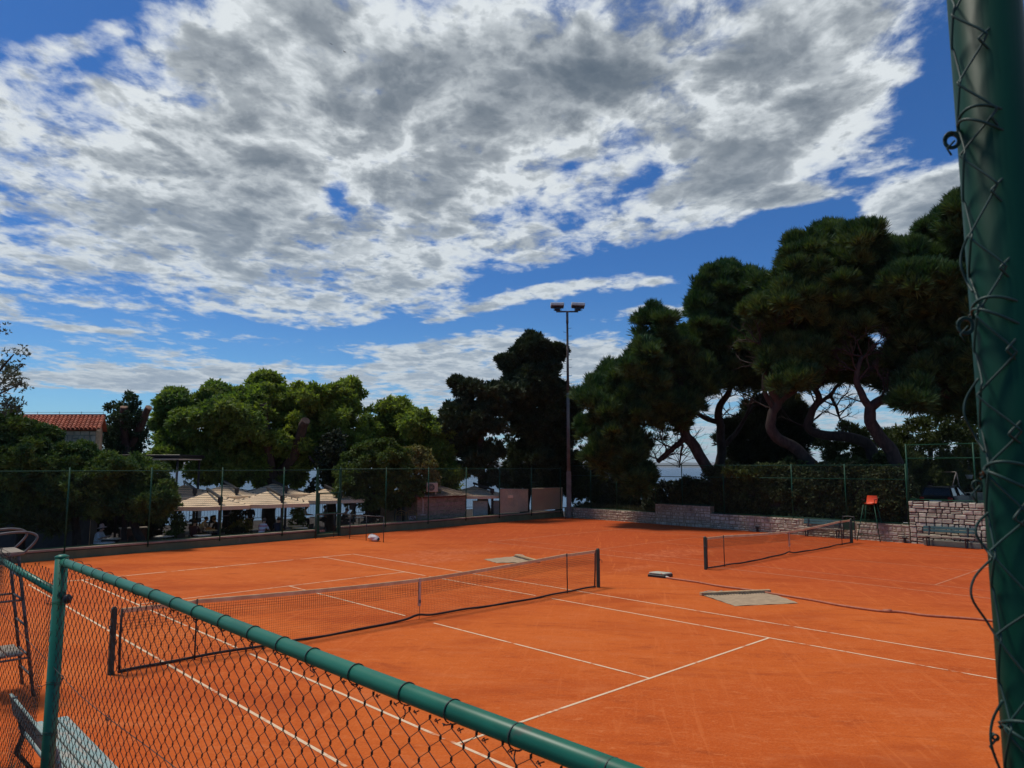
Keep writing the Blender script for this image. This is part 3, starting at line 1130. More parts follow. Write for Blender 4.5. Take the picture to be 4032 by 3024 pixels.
spt = lambda y: (sl(y), y)
t = thing('stone_wall', 'low limestone rubble wall with a raised stretch, under the far hedge', 'wall', (sl(9), 9, 0))
LW = dict(mean=(.25, .155), joint=.03, irregular=.55, proud=.018)
masonry(t, spt(8.62), spt(-2.06), -.05, .82, .4, 1, **LW)
masonry(t, spt(12.55), spt(8.62), -.05, 1.22, .4, 2, **LW)
masonry(t, spt(20.5), spt(12.55), -.05, .68, .4, 3, **LW)
t = thing('stone_wall', 'tall dry limestone block wall below the parked car', 'wall', (sl(-6), -6, 0))
masonry(t, spt(-2.08), spt(-14.5), -.05, 1.92, .5, 4, (.32, .20), .020, 'stone', 'dry_joint', .5, .03)
t = MB().box((sl(-5.5) - .06, -6.5, .09), (.10, 7.6, .30), frame((1, .0, 0)), .02).build('concrete_footing', M['concrete'])
tag(t, 'smooth grey concrete footing under the tall stone wall, behind the bench', 'footing')

sline = lambda p: (sl(-p) + .12, -p)
t = thing('chain_link_fence', 'high green chain-link fence on the low stone wall, hedge behind it', 'fence', (sl(8) + .12, 8, .8), 0, 'high green fences round the courts')
fence_run(t, [-20.3, -18.07, -15.77, -12.6, -10.6, -7.75, -3.64, -.84, 2.0], 3.60, (3.55, 2.88), (.86, 3.55), .030, .020, .09, M['green_metal'], M['green_wire'], sline, 7, foot=lambda p: .8)
for (y0, y1, z) in ((20.4, 12.62, .72), (12.5, 8.66, 1.27), (8.55, -2.0, .87)):
    MB().tube([(sl(y0) + .12, y0, z), (sl(y1) + .12, y1, z)], .018, 8).build('bottom_rail', M['green_metal'], t)
t = thing('chain_link_fence', 'taller green chain-link fence standing on the tall stone wall by the car', 'fence', (sl(-6) + .12, -6, 1.9), 0, 'high green fences round the courts')
fence_run(t, [2.07, 4.83, 7.7, 10.6, 13.5], 4.52, (4.48, 3.86, 1.99), (2.0, 4.48), .034, .020, .09, M['green_metal'], M['green_wire'], sline, 8, foot=lambda p: 1.8)

# ------------------------------------------------------------------ floodlight
bx, by = 27.2, 19.82
t = thing('floodlight_pole', 'tall rusty floodlight pole with two lamp heads on a crossbar', 'floodlight', (bx, by, 0))
pl = MB().box((bx, by, 1.55), (.33, .30, 3.2), frame(RV), .03).tube([(bx, by, 3.1), (bx, by, 8.6)], [.13, .105], 12)
pl.build('base_column', M['concrete'], t)
MB().tube([(bx, by, 8.5), (bx, by, 10.5), (bx, by, 13.6)], [.098, .090, .075], 12).build('mast', M['rust'], t)
MB().tube([(bx, by, 13.55), (bx, by, 14.32)], .09, 12).build('mast_head', M['steel'], t)
c0 = np.array([bx, by, 14.4])
MB().tube([c0 - RV * .78, c0 + RV * .78], .06, 8).build('crossbar', M['grey_tube'], t)
for i in range(26):
    z = 6.2 + i * .28
    s_ = 1 if i % 2 else -1
    MB().tube([(np.array([bx, by, z]) + RV * s_ * .07), (np.array([bx, by, z]) + RV * s_ * .26), (np.array([bx, by, z + .06]) + RV * s_ * .28)], .014, 5).build('rung', M['dark_steel'], t)
for s_, tilt, lab in ((-1, .0, None), (1, .05, None)):
    o = c0 + RV * s_ * .70 * (1 if s_ < 0 else 1.0) + RV * (-.0 if s_ < 0 else .05)
    fr = frame(RV) @ np.array(Matrix.Rotation(tilt, 3, 'Y')) @ np.array(Matrix.Rotation(R(-14), 3, 'X'))
    h = MB()
    q = lambda x, y, z: o + fr @ np.array([x, y, z])
    h.prism([(-.46, .31), (.46, .31), (.46, .47), (-.46, .47)], .05, o - fr[:, 1] * -.14, fr[:, 0], fr[:, 2])
    h.box(q(0, -.08, .48), (.96, .44, .22), fr, .03)
    lamp = h.build('lamp_housing', M['white_paint'], t)
    MB().box(q(0, -.06, .335), (.86, .36, .05), fr, .01).build('lamp_glass', M['rust'], lamp)
    MB().box(q(0, 0, .20), (.42, .24, .22), fr, .03).build('ballast_box', M['dark_steel'], lamp)
    for e in (-1, 1):
        MB().tube([q(e * .24, 0, .33), q(e * .26, 0, .10), q(e * .12, 0, .07)], .014, 5).build('bracket', M['dark_steel'], lamp)
    MB().tube([q(.2, 0, .3), q(.34, .05, .16), q(.26, 0, .05)], .010, 5).build('lamp_cable', M['dark_steel'], lamp)
    for e in (-.22, .22):
        MB().tube([q(e + .07 * math.cos(a), -.08, .60 + .035 * math.sin(a)) for a in np.linspace(0, math.pi, 7)], .012, 5).build('lifting_ring', M['steel'], lamp)
# ================================================================== things on and round the courts
def drag_mat(P, label, name='drag_mat'):
    """P: bar end, bar end, far corner, far corner (plan)"""
    a, b, c, d = [np.array([*q, 0.0]) for q in P]
    t = thing(name, label, 'drag mat', tuple((a + b) / 2), 0, 'court drag mats')
    u = unit(b - a)
    MB().box((a + b) / 2 + (0, 0, .045), (np.linalg.norm(b - a) + .1, .12, .085), frame(u), .008).build('timber_bar', M['pale_wood'], t)
    mb = MB()
    def f(i, j):
        p = (a * (1 - i) + b * i) * (1 - j) + (d * (1 - i) + c * i) * j
        return (p[0], p[1], .014 + .006 * math.sin(i * 17 + j * 5) + .004 * math.sin(j * 23))
    n = 26
    top = MB().grid(f, n, n, False)
    mb.add(np.concatenate(top.v), top.f)
    mb.add(np.concatenate(top.v) - (0, 0, .012), [list(reversed(q)) for q in top.f])
    mb.build('mesh_mat', M['grey_mesh'], t)
    chain = MB()
    for i in range(24):
        q = a + (b - a) * (i + .5) / 24
        e = q + unit((d + c) / 2 - (a + b) / 2) * .16
        chain.tube([q + (0, 0, .05), (q + e) / 2 + (0, 0, .035), e + (0, 0, .02)], .008, 5)
    chain.build('link_chain', M['dark_steel'], t)
    o = a + u * .02
    k = np.cross((0, 0, 1), u)
    MB().tube([o + (0, 0, .09) + u * .02, o + k * .10 + u * .25 + (0, 0, .10), o + k * .13 + u * .50 + (0, 0, .06), o + u * .60 + k * .04 + (0, 0, .10)], .010, 6).build('pull_rope', M['bush'] if False else M['lid'], t)
    return t


drag_mat([(7.42, -2.80), (9.12, -3.84), (8.18, -5.12), (6.67, -4.2)], 'grey drag mat with timber bar lying beside the hose on the near court')
drag_mat([(9.65, 6.80), (9.02, 5.0), (7.80, 5.90), (8.15, 7.05)], 'grey drag mat with timber bar lying beyond the near tennis net')
t = thing('floor_box', 'square floor box with pale green lid at the end of the hose', 'box', (9.44, -.04, 0))
fr = frame((.95, .12, 0))
MB().box((9.44, -.03, .035), (.56, .60, .09), fr, .01).build('box_body', M['black'], t)
MB().box((9.47, -.02, .105), (.52, .55, .045), fr @ np.array(Matrix.Rotation(.05, 3, 'Y')), .012).build('lid', M['lid'], t)
H = [(9.26, -.40), (9.19, -.71), (9.17, -1.54), (9.0, -2.41), (9.03, -3.49), (8.92, -4.08), (8.76, -5.22), (8.56, -6.05), (8.54, -6.95), (8.77, -7.37),
     (8.77, -7.93), (9.07, -8.62), (9.21, -9.22), (9.35, -10.4), (9.2, -12), (8.9, -14)]
P, r = smooth_path([(x, y, .028) for x, y in H], [.028] * len(H), 5)
t = thing('garden_hose', 'long clay dusted hose running from the floor box across the court', 'hose', (9.26, -.4, 0))
MB().tube(P, .028, 8).build('hose_pipe', M['hose'], t)
MB().tube([(8.60, -7.02, .03), (8.67, -7.2, .045)], .040, 8).build('coupling', M['hose'], t)
MB().tube([(9.27, -.36, .04), (9.26, -.48, .03)], .034, 8).build('end_fitting', M['white_tube'], t)


def bench(name, loc, rz, L_, label, near=False):
    """seat along local x, back on local -y"""
    t = thing(name, label, 'bench', (*loc, 0), rz, None if near else 'teal benches by the stone wall')
    fr = rotz(rz)
    o = np.array([*loc, 0.0])
    g = lambda x, y, z: o + fr @ np.array([x, y, z])
    wood = M['near_teal'] if near else M['teal_wood']
    if near:
        for y in (-.17, -.04, .09, .22):
            MB().box(g(0, y, .445), (L_, .115, .035), fr, .006).build('seat_board', wood, t)
    else:
        MB().box(g(0, -.08, .43), (L_ + .12, .17, .04), fr, .006).build('seat_board', M['old_wood'], t)
        MB().box(g(0, .10, .43), (L_ + .12, .17, .04), fr, .006).build('seat_board', M['old_wood'], t)
    tilt = fr @ np.array(Matrix.Rotation(R(12), 3, 'X'))
    for z, y in ((.66, -.285), (.79, -.315)):
        b_ = MB().box(g(0, y, z), (L_, .032, .115), tilt, .006).build('back_board', wood, t)
    for x in (-L_ / 2 + .25, L_ / 2 - .25):
        l_ = MB()
        if near:
            l_.tube([g(x, -.10, 0), g(x, -.27, .24), g(x, -.21, .43), g(x, -.26, .60), g(x, -.325, .86)], [.028, .030, .034, .03, .026], 6)
            l_.tube([g(x, .26, 0), g(x, .10, .20), g(x, .20, .42)], [.028, .03, .03], 6)
            l_.tube([g(x, -.22, .41), g(x, .27, .41)], .024, 6)
        else:
            l_.box(g(x, -.205, .42), (.05, .05, .90), fr @ np.array(Matrix.Rotation(R(12), 3, 'X')), .006)
            l_.box(g(x, .13, .2), (.05, .05, .42), fr @ np.array(Matrix.Rotation(R(-8), 3, 'X')), .006)
            l_.box(g(x, -.01, .385), (.05, .36, .05), fr, .006)
        l_.build('leg', M['dark_steel'], t)
    return t


bench('court_bench', (25.55, -3.72), R(90), 2.0, 'teal bench in front of the tall stone wall below the car')
bench('court_bench', (26.05, 1.95), R(90), 2.05, 'teal bench by the low stone wall, half hidden by the far net')
bench('park_bench', (-8.06, -4.55), R(-90), 2.3, 'blue green slatted bench close below the green railing fence', True)

# far umpire chair
ux, uy = 26.05, -.42
t = thing('umpire_chair', 'high umpire chair with an orange plastic seat on thin green legs', 'umpire chair', (ux, uy, 0), 0, 'umpire chairs beside the nets')
q = lambda x, y, z: np.array([ux + x, uy + y, z])
for sx in (-1, 1):
    for sy in (-1, 1):
        MB().tube([q(sx * .42 - .02, sy * .52, 0), q(sx * .16, sy * .24, 1.68)], .020, 8).build('leg', M['green_metal'], t)
st = MB()
for z in (.28, .62, .98, 1.3):
    k = 1 - z / 1.68
    for s_ in (-1, 1):
        st.tube([q(-(.16 + .26 * k), -(.24 + .28 * k), z), q(-(.16 + .26 * k), (.24 + .28 * k), z)], .014, 6)
for z in (.28, .98):
    k = 1 - z / 1.68
    for s_ in (-1, 1):
        st.tube([q(-(.16 + .26 * k), s_ * (.24 + .28 * k), z), q((.16 + .26 * k), s_ * (.24 + .28 * k), z)], .014, 6)
st.build('rungs', M['green_metal'], t)
def shell(a, b):
    y = (a - .5) * .50
    s_ = b
    if s_ < .5:
        x, z = -.24 + .40 * (s_ / .5), 1.70 - .03 * math.sin(s_ * 2 * math.pi)
    else:
        k = (s_ - .5) / .5
        x, z = .16 + .10 * k ** .8 + .03 * math.sin(k * 3), 1.70 + .37 * k
    w_ = 1 - .12 * max(0, (s_ - .75) / .25) ** 2
    return q(x - .06 * math.cos((a - .5) * 2.6) + .05, y * w_, z + .05 * abs(a - .5) ** 2 * 4 * (1 if s_ < .5 else 0) + .02)
sh = MB().grid(shell, 14, 20)
v = np.concatenate(sh.v)
s2 = MB().add(v, sh.f, True).add(v + np.array([.012, 0, .018]), [list(reversed(f)) for f in sh.f], True)
s2.build('seat_shell', M['orange'], t)
a_ = MB()
for s_ in (-1, 1):
    a_.tube([q(-.16, s_ * .27, 1.68), q(-.17, s_ * .28, 1.92), q(-.22, s_ * .28, 1.93)], .014, 6)
    a_.box(q(-.06, s_ * .28, 1.93), (.34, .05, .025), 0, .006)
    a_.tube([q(.14, s_ * .27, 1.68), q(.12, s_ * .28, 1.93)], .014, 6)
a_.build('armrests', M['black'], t)
# near umpire chair, seen through the fence
ux, uy = -8.02, -.02
t = thing('umpire_chair', 'tall tubular umpire chair with weathered wooden boards left of the near net', 'umpire chair', (ux, uy, 0), 0, 'umpire chairs beside the nets')
for x0, x1, n_ in ((.44, .12, 'leg'), (-.62, -.34, 'leg')):
    for s_ in (-1, 1):
        MB().tube([q(x0, s_ * .43, 0), q(x1, s_ * .37, 2.12)], .024, 8).build(n_, M['rust'], t)
st = MB()
for z in (.30, .60, 1.06, 1.45, 1.8):
    k = z / 2.12
    x = .44 - .32 * k
    st.tube([q(x, -.43 + .06 * k, z), q(x, .43 - .06 * k, z)], .017, 7)
for z in (.58, 1.45):
    k = z / 2.12
    for s_ in (-1, 1):
        st.tube([q(.44 - .32 * k, s_ * (.43 - .06 * k), z), q(-.62 + .28 * k, s_ * (.43 - .06 * k), z)], .017, 7)
st.build('rungs', M['grey_tube'], t)
for i in range(3):
    MB().box(q(-.30 + i * .20, 0, 2.165), (.185, .84, .035), 0, .005).build('seat_board', M['old_wood'], t)
for i in range(2):
    MB().box(q(-.04 + i * .22, 0, .635), (.20, .80, .035), 0, .005).build('foot_board', M['old_wood'], t)
fb = MB()
for s_ in (-1, 1):
    y = s_ * .40
    P, r = smooth_path([q(-.40, y, 2.14), q(.10, y, 2.14), q(.22, y, 2.20), q(.34, y, 2.36), q(.30, y, 2.44), q(.12, y, 2.48), q(-.20, y, 2.46), q(-.42, y, 2.44), q(-.46, y, 2.6), q(-.48, y, 2.75)], [.018] * 10, 5)
    fb.tube(P, r, 8)
fb.tube([q(-.48, -.40, 2.75), q(-.48, .40, 2.75)], .018, 8)
fb.build('armrests', M['grey_tube'], t)

# score stand
sx_, sy_ = 25.95, .58
t = thing('score_stand', 'tubular stand with a green panel beside the far net post', 'sign stand', (sx_, sy_, 0))
P, r = smooth_path([(sx_, sy_ + .27, 0), (sx_, sy_ + .27, .98), (sx_, sy_ + .22, 1.07), (sx_, sy_, 1.09), (sx_, sy_ - .22, 1.07), (sx_, sy_ - .27, .98), (sx_, sy_ - .27, 0)], [.022] * 7, 4)
MB().tube(P, r, 8).build('frame', M['dark_steel'], t)
MB().box((sx_, sy_, .64), (.025, .50, .38), 0, .004).build('panel', M['green_metal'], t)
# squeegee
t = thing('court_squeegee', 'white tubular court squeegee with wooden bar leaning on the stone wall', 'squeegee', (26.5, -1.6, 0))
P, r = smooth_path([(26.32, -1.12, .08), (26.36, -1.40, .45), (26.38, -1.72, .86), (26.38, -1.80, .89), (26.38, -2.10, .89), (26.37, -2.18, .84), (26.34, -2.19, .45), (26.30, -2.19, .08)], [.02] * 8, 4)
MB().tube(P, r, 8).build('handle_frame', M['white_tube'], t)
MB().box((26.30, -1.66, .05), (.05, 1.75, .085), R(2), .006).build('wooden_bar', M['old_wood'], t)
# hydrants on the wall foot
for (y, lab) in ((-1.86, 'small black wall drain beside the squeegee'), (5.62, 'small black tap stub on the clay by the low stone wall')):
    t = thing('wall_drain', lab, 'drain', (sl(y) - .10, y, 0), 0, 'black fittings at the wall foot')
    MB().box((sl(y) - .10, y, .13), (.09, .10, .24), 0, .01).box((sl(y) - .10, y, .25), (.12, .20, .035), 0, .008).build('drain_body', M['black'], t)
# bottle and tool stand at the end of the wall
t = thing('water_bottle', 'large clear plastic water bottle at the foot of the tall wall', 'bottle', (25.62, -5.34, 0))
MB().lathe([(.001, 0), (.05, 0), (.055, .02), (.055, .09), (.050, .10), (.055, .11), (.055, .19), (.050, .20), (.055, .21), (.055, .27), (.02, .33), (.016, .35)], (25.62, -5.34, 0), 14).build('bottle_body', M['bottle'], t)
MB().lathe([(.018, .35), (.018, .375)], (25.62, -5.34, 0), 10).build('cap', M['plate'], t)
for y, z, lab in ((-4.98, .62, 'thin black post by the tall wall, right of the bench'), (-5.40, .62, 'thin black post by the tall wall, behind the water bottle')):
    t = thing('thin_post', lab, 'post', (25.72, y, 0), 0, 'thin black posts by the tall wall')
    MB().box((25.76, y, z / 2), (.04, .05, z), 0, .006).tube([(25.76, y, z), (25.70, y + .02, z + .03)], .02, 6).build('post_body', M['black'], t)

# ------------------------------------------------------------------ car on the upper terrace
cx, cy, _z = at(2042, 1065, 37.2)
cz = 1.08
ca = HEAD - R(42)                                           # bonnet points away from the court
t = thing('parked_car', 'black estate car parked tail first above the tall stone wall', 'car', (cx, cy, cz), ca)
fr = rotz(ca)
o = np.array([cx, cy, cz])
q = lambda x, y, z: o + fr @ np.array([x, y, z])
sec = [(-2.10, .36, .70, .80, .80), (-2.14, .40, .72, .95, .74), (-2.05, .38, .80, .97, .70), (-1.2, .22, .84, .96, .8), (0, .20, .85, .95, .8), (1.0, .22, .84, .93, .8), (1.75, .26, .80, .80, .74), (2.10, .34, .66, .66, .58)]
V, F = [], []
ns = 12
for (x, zb, hw, zt_, tw) in sec:
    prof = [(-hw * .86, zb), (-hw, zb + .10), (-hw, zb + .30), (-hw * .97, zt_ - .06), (-tw, zt_), (-tw * .5, zt_ + .015), (tw * .5, zt_ + .015), (tw, zt_), (hw * .97, zt_ - .06), (hw, zb + .30), (hw, zb + .10), (hw * .86, zb)]
    V += [q(x, y, z) for y, z in prof]
m = len(sec)
for i in range(m - 1):
    for j in range(ns):
        k = (j + 1) % ns
        F.append((i * ns + j, (i + 1) * ns + j, (i + 1) * ns + k, i * ns + k))
F += [list(range(ns)), [(m - 1) * ns + j for j in reversed(range(ns))]]
body = MB().add(V, F, True).build('body', M['car_paint'], t)
# glasshouse: roof, pillars and panes
base = [(-2.02, .70), (-.6, .74), (.95, .70)]
ro = [(-1.72, .56), (-.5, .60), (.18, .56)]
zb_, zr = .94, 1.40
roof = MB()
V = []
for i, (x, w_) in enumerate(ro):
    for k, y in enumerate((-w_, -w_ * .5, 0, w_ * .5, w_)):
        V.append(q(x, y, zr - (.03 if k in (0, 4) else 0) - (.02 if i != 1 else 0)))
F = [(i * 5 + k, (i + 1) * 5 + k, (i + 1) * 5 + k + 1, i * 5 + k + 1) for i in range(2) for k in range(4)]
roof.add(V, F, True).add(np.array(V) - (0, 0, .03), [list(reversed(f)) for f in F], True)
for s_ in (-1, 1):
    for (bx_, rx_) in ((-2.02, -1.72), (-.62, -.52), (.95, .18)):
        bw = .70 if bx_ != -.62 else .74
        rw = .56 if bx_ != -.62 else .60
        roof.tube([q(bx_, s_ * bw, zb_), q(rx_, s_ * rw, zr - .03)], .045, 6)
    roof.tube([q(-1.70, s_ * .52, zr + .02), q(-.2, s_ * .54, zr + .03)], .018, 6)
roof.build('roof', M['car_paint'], t)
rw_ = MB().add([q(-2.0, -.66, zb_), q(-2.0, .66, zb_), q(-1.73, .53, zr - .05), q(-1.73, -.53, zr - .05)], [(0, 1, 2, 3)]).build('rear_window', M['glass'], t)
MB().tube([q(-2.03, 0, zb_ + .02), q(-1.96, .28, zb_ + .10)], .010, 5).build('wiper', M['rubber'], rw_)
MB().add([q(.93, -.66, zb_), q(.93, .66, zb_), q(.20, .53, zr - .05), q(.20, -.53, zr - .05)], [(3, 2, 1, 0)]).build('windscreen', M['glass'], t)
for s_ in (-1, 1):
    for (x0, x1, X0, X1) in ((-1.94, -.64, -1.68, -.54), (-.60, .88, -.50, .16)):
        MB().add([q(x0, s_ * .71, zb_), q(x1, s_ * .71, zb_), q(X1, s_ * .575, zr - .06), q(X0, s_ * .575, zr - .06)], [(0, 1, 2, 3)]).build('side_window', M['glass'], t)
    MB().box(q(-2.13, s_ * .62, .80), (.10, .22, .20), fr, .03).build('tail_light', M['red_lens'], t)
    MB().ball(q(.86, s_ * .86, .98), (.09, .11, .07)).build('wing_mirror', M['car_paint'], t)
    MB().box(q(2.06, s_ * .5, .58), (.12, .26, .14), fr, .03).build('headlight', M['glass'], t)
    for x in (-1.3, 1.35):
        c = q(x, s_ * .74, .31)
        ax = fr @ np.array([0, 1.0, 0])
        wh = MB().lathe([(.18, -.09), (.30, -.09), (.31, -.06), (.31, .06), (.30, .09), (.18, .09)], c, 20, True, ax).build('wheel', M['rubber'], t)
        MB().lathe([(.02, -.095), (.18, -.095), (.19, 0), (.18, .095), (.02, .095)], c, 14, True, ax).build('rim', M['steel'], wh)
MB().box(q(-2.16, .02, .72), (.02, .52, .115), fr, .004).build('number_plate', M['plate'], t)
MB().box(q(-2.16, 0, .46), (.16, 1.5, .18), fr, .05).build('bumper', M['black'], t)

# swing frame, stone block and hanging pot behind the tall fence
p0, p1, p2 = at(2054.7, 1062, 43), at(2065.5, 1020, 43), at(2075.3, 1066, 43)
t = thing('swing_frame', 'tall white and grey A-frame of a swing behind the parked car', 'swing frame', (p0[0], p0[1], .9))
f = MB()
for p_ in (p0, p2):
    lo = p_ + (p_ - p1) * .25
    MB().tube([lo, p1], .030, 8).build('leg', M['grey_tube'], t)
MB().tube([p1, p1 + HV * 2.6 + RV * .4], .035, 8).build('crossbar', M['grey_tube'], t)
for dd in (p0, p2):
    lo = dd + (dd - p1) * .25 + HV * 2.6 + RV * .4
    MB().tube([lo, p1 + HV * 2.6 + RV * .4], .030, 8).build('leg', M['grey_tube'], t)
c = at(2108, 1083, 39.5)
t = MB().box((c[0], c[1], 1.35), (1.5, .7, 1.44), frame(RV), .05).build('stone_block', M['mortar'])
tag(t, 'pale stone block behind the taller fence, right of the car', 'stone block')
c = at(2094, 1028, 40)
t = thing('hanging_pot', 'pale hanging flower pot behind the fence, right of the swing frame', 'flower pot', tuple(c))
MB().lathe([(.001, -.16), (.12, -.16), (.19, .04), (.20, .06), (.17, .06), (.16, .0)], c, 14).build('pot', M['terracotta'], t)
crown('foliage', t, M['yellow'], [(c + (0, 0, .12), (.16, .16, .10))], 60, .12, .05, 5, 70, .4, .12, 1.2, 1, 0, 5)
hk = MB()
for a in (0, 2.1, 4.2):
    hk.tube([c + (.18 * math.cos(a), .18 * math.sin(a), .06), c + (0, 0, .55)], .006, 4)
hk.tube([c + (0, 0, .55), c + (0, 0, 1.6)], .006, 4)
hk.build('hanger', M['dark_steel'], t)
# ================================================================== the terrace restaurant behind the wall
FL = -.4


def zc(x0, y0, s):
    return lambda a, c: ((x0 + a / s) / K, (y0 + c / s) / K)


Z4, Z6, Z8 = zc(600, 1780, 3.16), zc(1200, 1750, 3.6867), zc(1700, 1700, 3.16)


# ------------------------------------------------------------------ people
def skin_mesh(nodes, edges, sub=1):
    me = bpy.data.meshes.new('skin')
    me.from_pydata([n[0] for n in nodes], edges, [])
    ob = bpy.data.objects.new('skin', me)
    col.objects.link(ob)
    ob.modifiers.new('s', 'SKIN').use_smooth_shade = True
    sv_ = me.skin_vertices[0].data
    for i, n in enumerate(nodes):
        r = n[1] if isinstance(n[1], tuple) else (n[1], n[1])
        sv_[i].radius = r
        sv_[i].use_root = (i == 0)
    ob.modifiers.new('d', 'SUBSURF').levels = sub
    dg = bpy.context.evaluated_depsgraph_get()
    res = bpy.data.meshes.new_from_object(ob.evaluated_get(dg))
    bpy.data.objects.remove(ob)
    bpy.data.meshes.remove(me)
    return res


def figure(pose):
    """joints of a figure facing +x, feet on z=0"""
    if pose == 'stand':
        h, lean, hz = .93, .02, .93
        J = {'pel': (0, 0, hz), 'sp': (.01, 0, hz + .20), 'ch': (.02, 0, hz + .42), 'nb': (.02, 0, hz + .55), 'nk': (.03, 0, hz + .61), 'hd': (.05, 0, hz + .69), 'ht': (.05, 0, hz + .80)}
        for s_ in (-1, 1):
            J[f'hp{s_}'] = (0, s_ * .09, hz - .05)
            J[f'kn{s_}'] = (.03 * s_ + .02, s_ * .10, .49)
            J[f'an{s_}'] = (.04 * s_ - .02, s_ * .10, .08)
            J[f'to{s_}'] = (.04 * s_ + .12, s_ * .12, .03)
            J[f'sh{s_}'] = (.02, s_ * .17, hz + .50)
            J[f'el{s_}'] = (.02, s_ * .24, hz + .22)
            J[f'wr{s_}'] = (.20, s_ * .20, hz + .10)
    else:
        k = {'lean': .20, 'up': .02, 'reach': .10}[pose]
        J = {'pel': (0, 0, .54), 'sp': (k * .35, 0, .72), 'ch': (k * .9, 0, .94), 'nb': (k * 1.25, 0, 1.08), 'nk': (k * 1.4 + .02, 0, 1.14), 'hd': (k * 1.5 + .05, 0, 1.21), 'ht': (k * 1.5 + .05, 0, 1.32)}
        for s_ in (-1, 1):
            J[f'hp{s_}'] = (.05, s_ * .09, .51)
            J[f'kn{s_}'] = (.46, s_ * .13, .50)
            J[f'an{s_}'] = (.42, s_ * .13, .08)
            J[f'to{s_}'] = (.56, s_ * .15, .03)
            J[f'sh{s_}'] = (k * 1.05, s_ * .17, 1.03)
            J[f'el{s_}'] = (k + .12, s_ * .25, .80)
            J[f'wr{s_}'] = (k + .38, s_ * .15, .78) if pose != 'reach' else (k + .36, s_ * .12, .90)
    return J


RAD = {'pel': (.13, .15), 'sp': (.115, .135), 'ch': (.12, .155), 'nb': .075, 'nk': .052, 'hd': (.082, .075), 'ht': (.075, .07), 'hp': .09, 'kn': .058, 'an': .038, 'to': .035, 'sh': .062, 'el': .042, 'wr': .028}
cache = {}


def part_mesh(pose, part):
    if (pose, part) in cache:
        return cache[(pose, part)]
    J = figure(pose)
    nodes, edges, ix = [], [], {}

    def nd(k, grow=0.0, p=None, r=None):
        rr = r if r is not None else RAD[k.rstrip('-1')]
        rr = tuple(q + grow for q in rr) if isinstance(rr, tuple) else rr + grow
        ix[k] = len(nodes)
        nodes.append((J[k] if p is None else p, rr))
        return ix[k]

    def ed(a, b):
        edges.append((ix[a], ix[b]))
    if part == 'body':
        for k in ('pel', 'sp', 'ch', 'nb', 'nk', 'hd', 'ht'):
            nd(k)
        for a, b in zip(('pel', 'sp', 'ch', 'nb', 'nk', 'hd'), ('sp', 'ch', 'nb', 'nk', 'hd', 'ht')):
            ed(a, b)
        hx, hy, hz = J['hd']
        nd('nose', p=(hx + .095, 0, hz - .005), r=.013)
        ed('hd', 'nose')
        for s_ in (-1, 1):
            for k in ('hp', 'kn', 'an', 'to', 'sh', 'el', 'wr'):
                nd(f'{k}{s_}')
            for a, b in (('pel', f'hp{s_}'), (f'hp{s_}', f'kn{s_}'), (f'kn{s_}', f'an{s_}'), (f'an{s_}', f'to{s_}'), ('ch', f'sh{s_}'), (f'sh{s_}', f'el{s_}'), (f'el{s_}', f'wr{s_}')):
                ed(a, b)
            w_ = np.array(J[f'wr{s_}'])
            d = unit(w_ - np.array(J[f'el{s_}']))
            side = unit(np.cross(d, (0, 0, 1)))
            nd(f'palm{s_}', p=tuple(w_ + d * .055), r=(.020, .034))
            ed(f'wr{s_}', f'palm{s_}')
            for i, (o, l) in enumerate(((-.030, .070), (-.010, .080), (.010, .075), (.030, .058))):
                m1 = w_ + d * .105 + side * o
                nd(f'f{i}{s_}', p=tuple(m1), r=.0095)
                nd(f'g{i}{s_}', p=tuple(m1 + d * l * .55 + np.array([0, 0, -.02])), r=.008)
                nd(f'h{i}{s_}', p=tuple(m1 + d * l * .85 + np.array([0, 0, -.05])), r=.007)
                ed(f'palm{s_}', f'f{i}{s_}')
                ed(f'f{i}{s_}', f'g{i}{s_}')
                ed(f'g{i}{s_}', f'h{i}{s_}')
            nd(f'th{s_}', p=tuple(w_ + d * .05 - side * s_ * -.045), r=.011)
            nd(f'ti{s_}', p=tuple(w_ + d * .09 - side * s_ * -.060), r=.009)
            ed(f'palm{s_}', f'th{s_}')
            ed(f'th{s_}', f'ti{s_}')
        me = skin_mesh(nodes, edges, 1)
    elif part == 'shirt':
        for k in ('pel', 'sp', 'ch', 'nb'):
            nd(k, .022)
        ed('pel', 'sp'), ed('sp', 'ch'), ed('ch', 'nb')
        for s_ in (-1, 1):
            nd(f'sh{s_}', .020)
            nd(f'el{s_}', .018)
            ed('ch', f'sh{s_}')
            ed(f'sh{s_}', f'el{s_}')
        me = skin_mesh(nodes, edges, 1)
    elif part == 'trousers':
        nd('pel', .018)
        for s_ in (-1, 1):
            for k in ('hp', 'kn', 'an'):
                nd(f'{k}{s_}', .02)
            ed('pel', f'hp{s_}'), ed(f'hp{s_}', f'kn{s_}'), ed(f'kn{s_}', f'an{s_}')
        me = skin_mesh(nodes, edges, 1)
    cache[(pose, part)] = me
    return me


def clothmat(name, c, c2=None):
    return mat(name, c, .9, c2, 22)


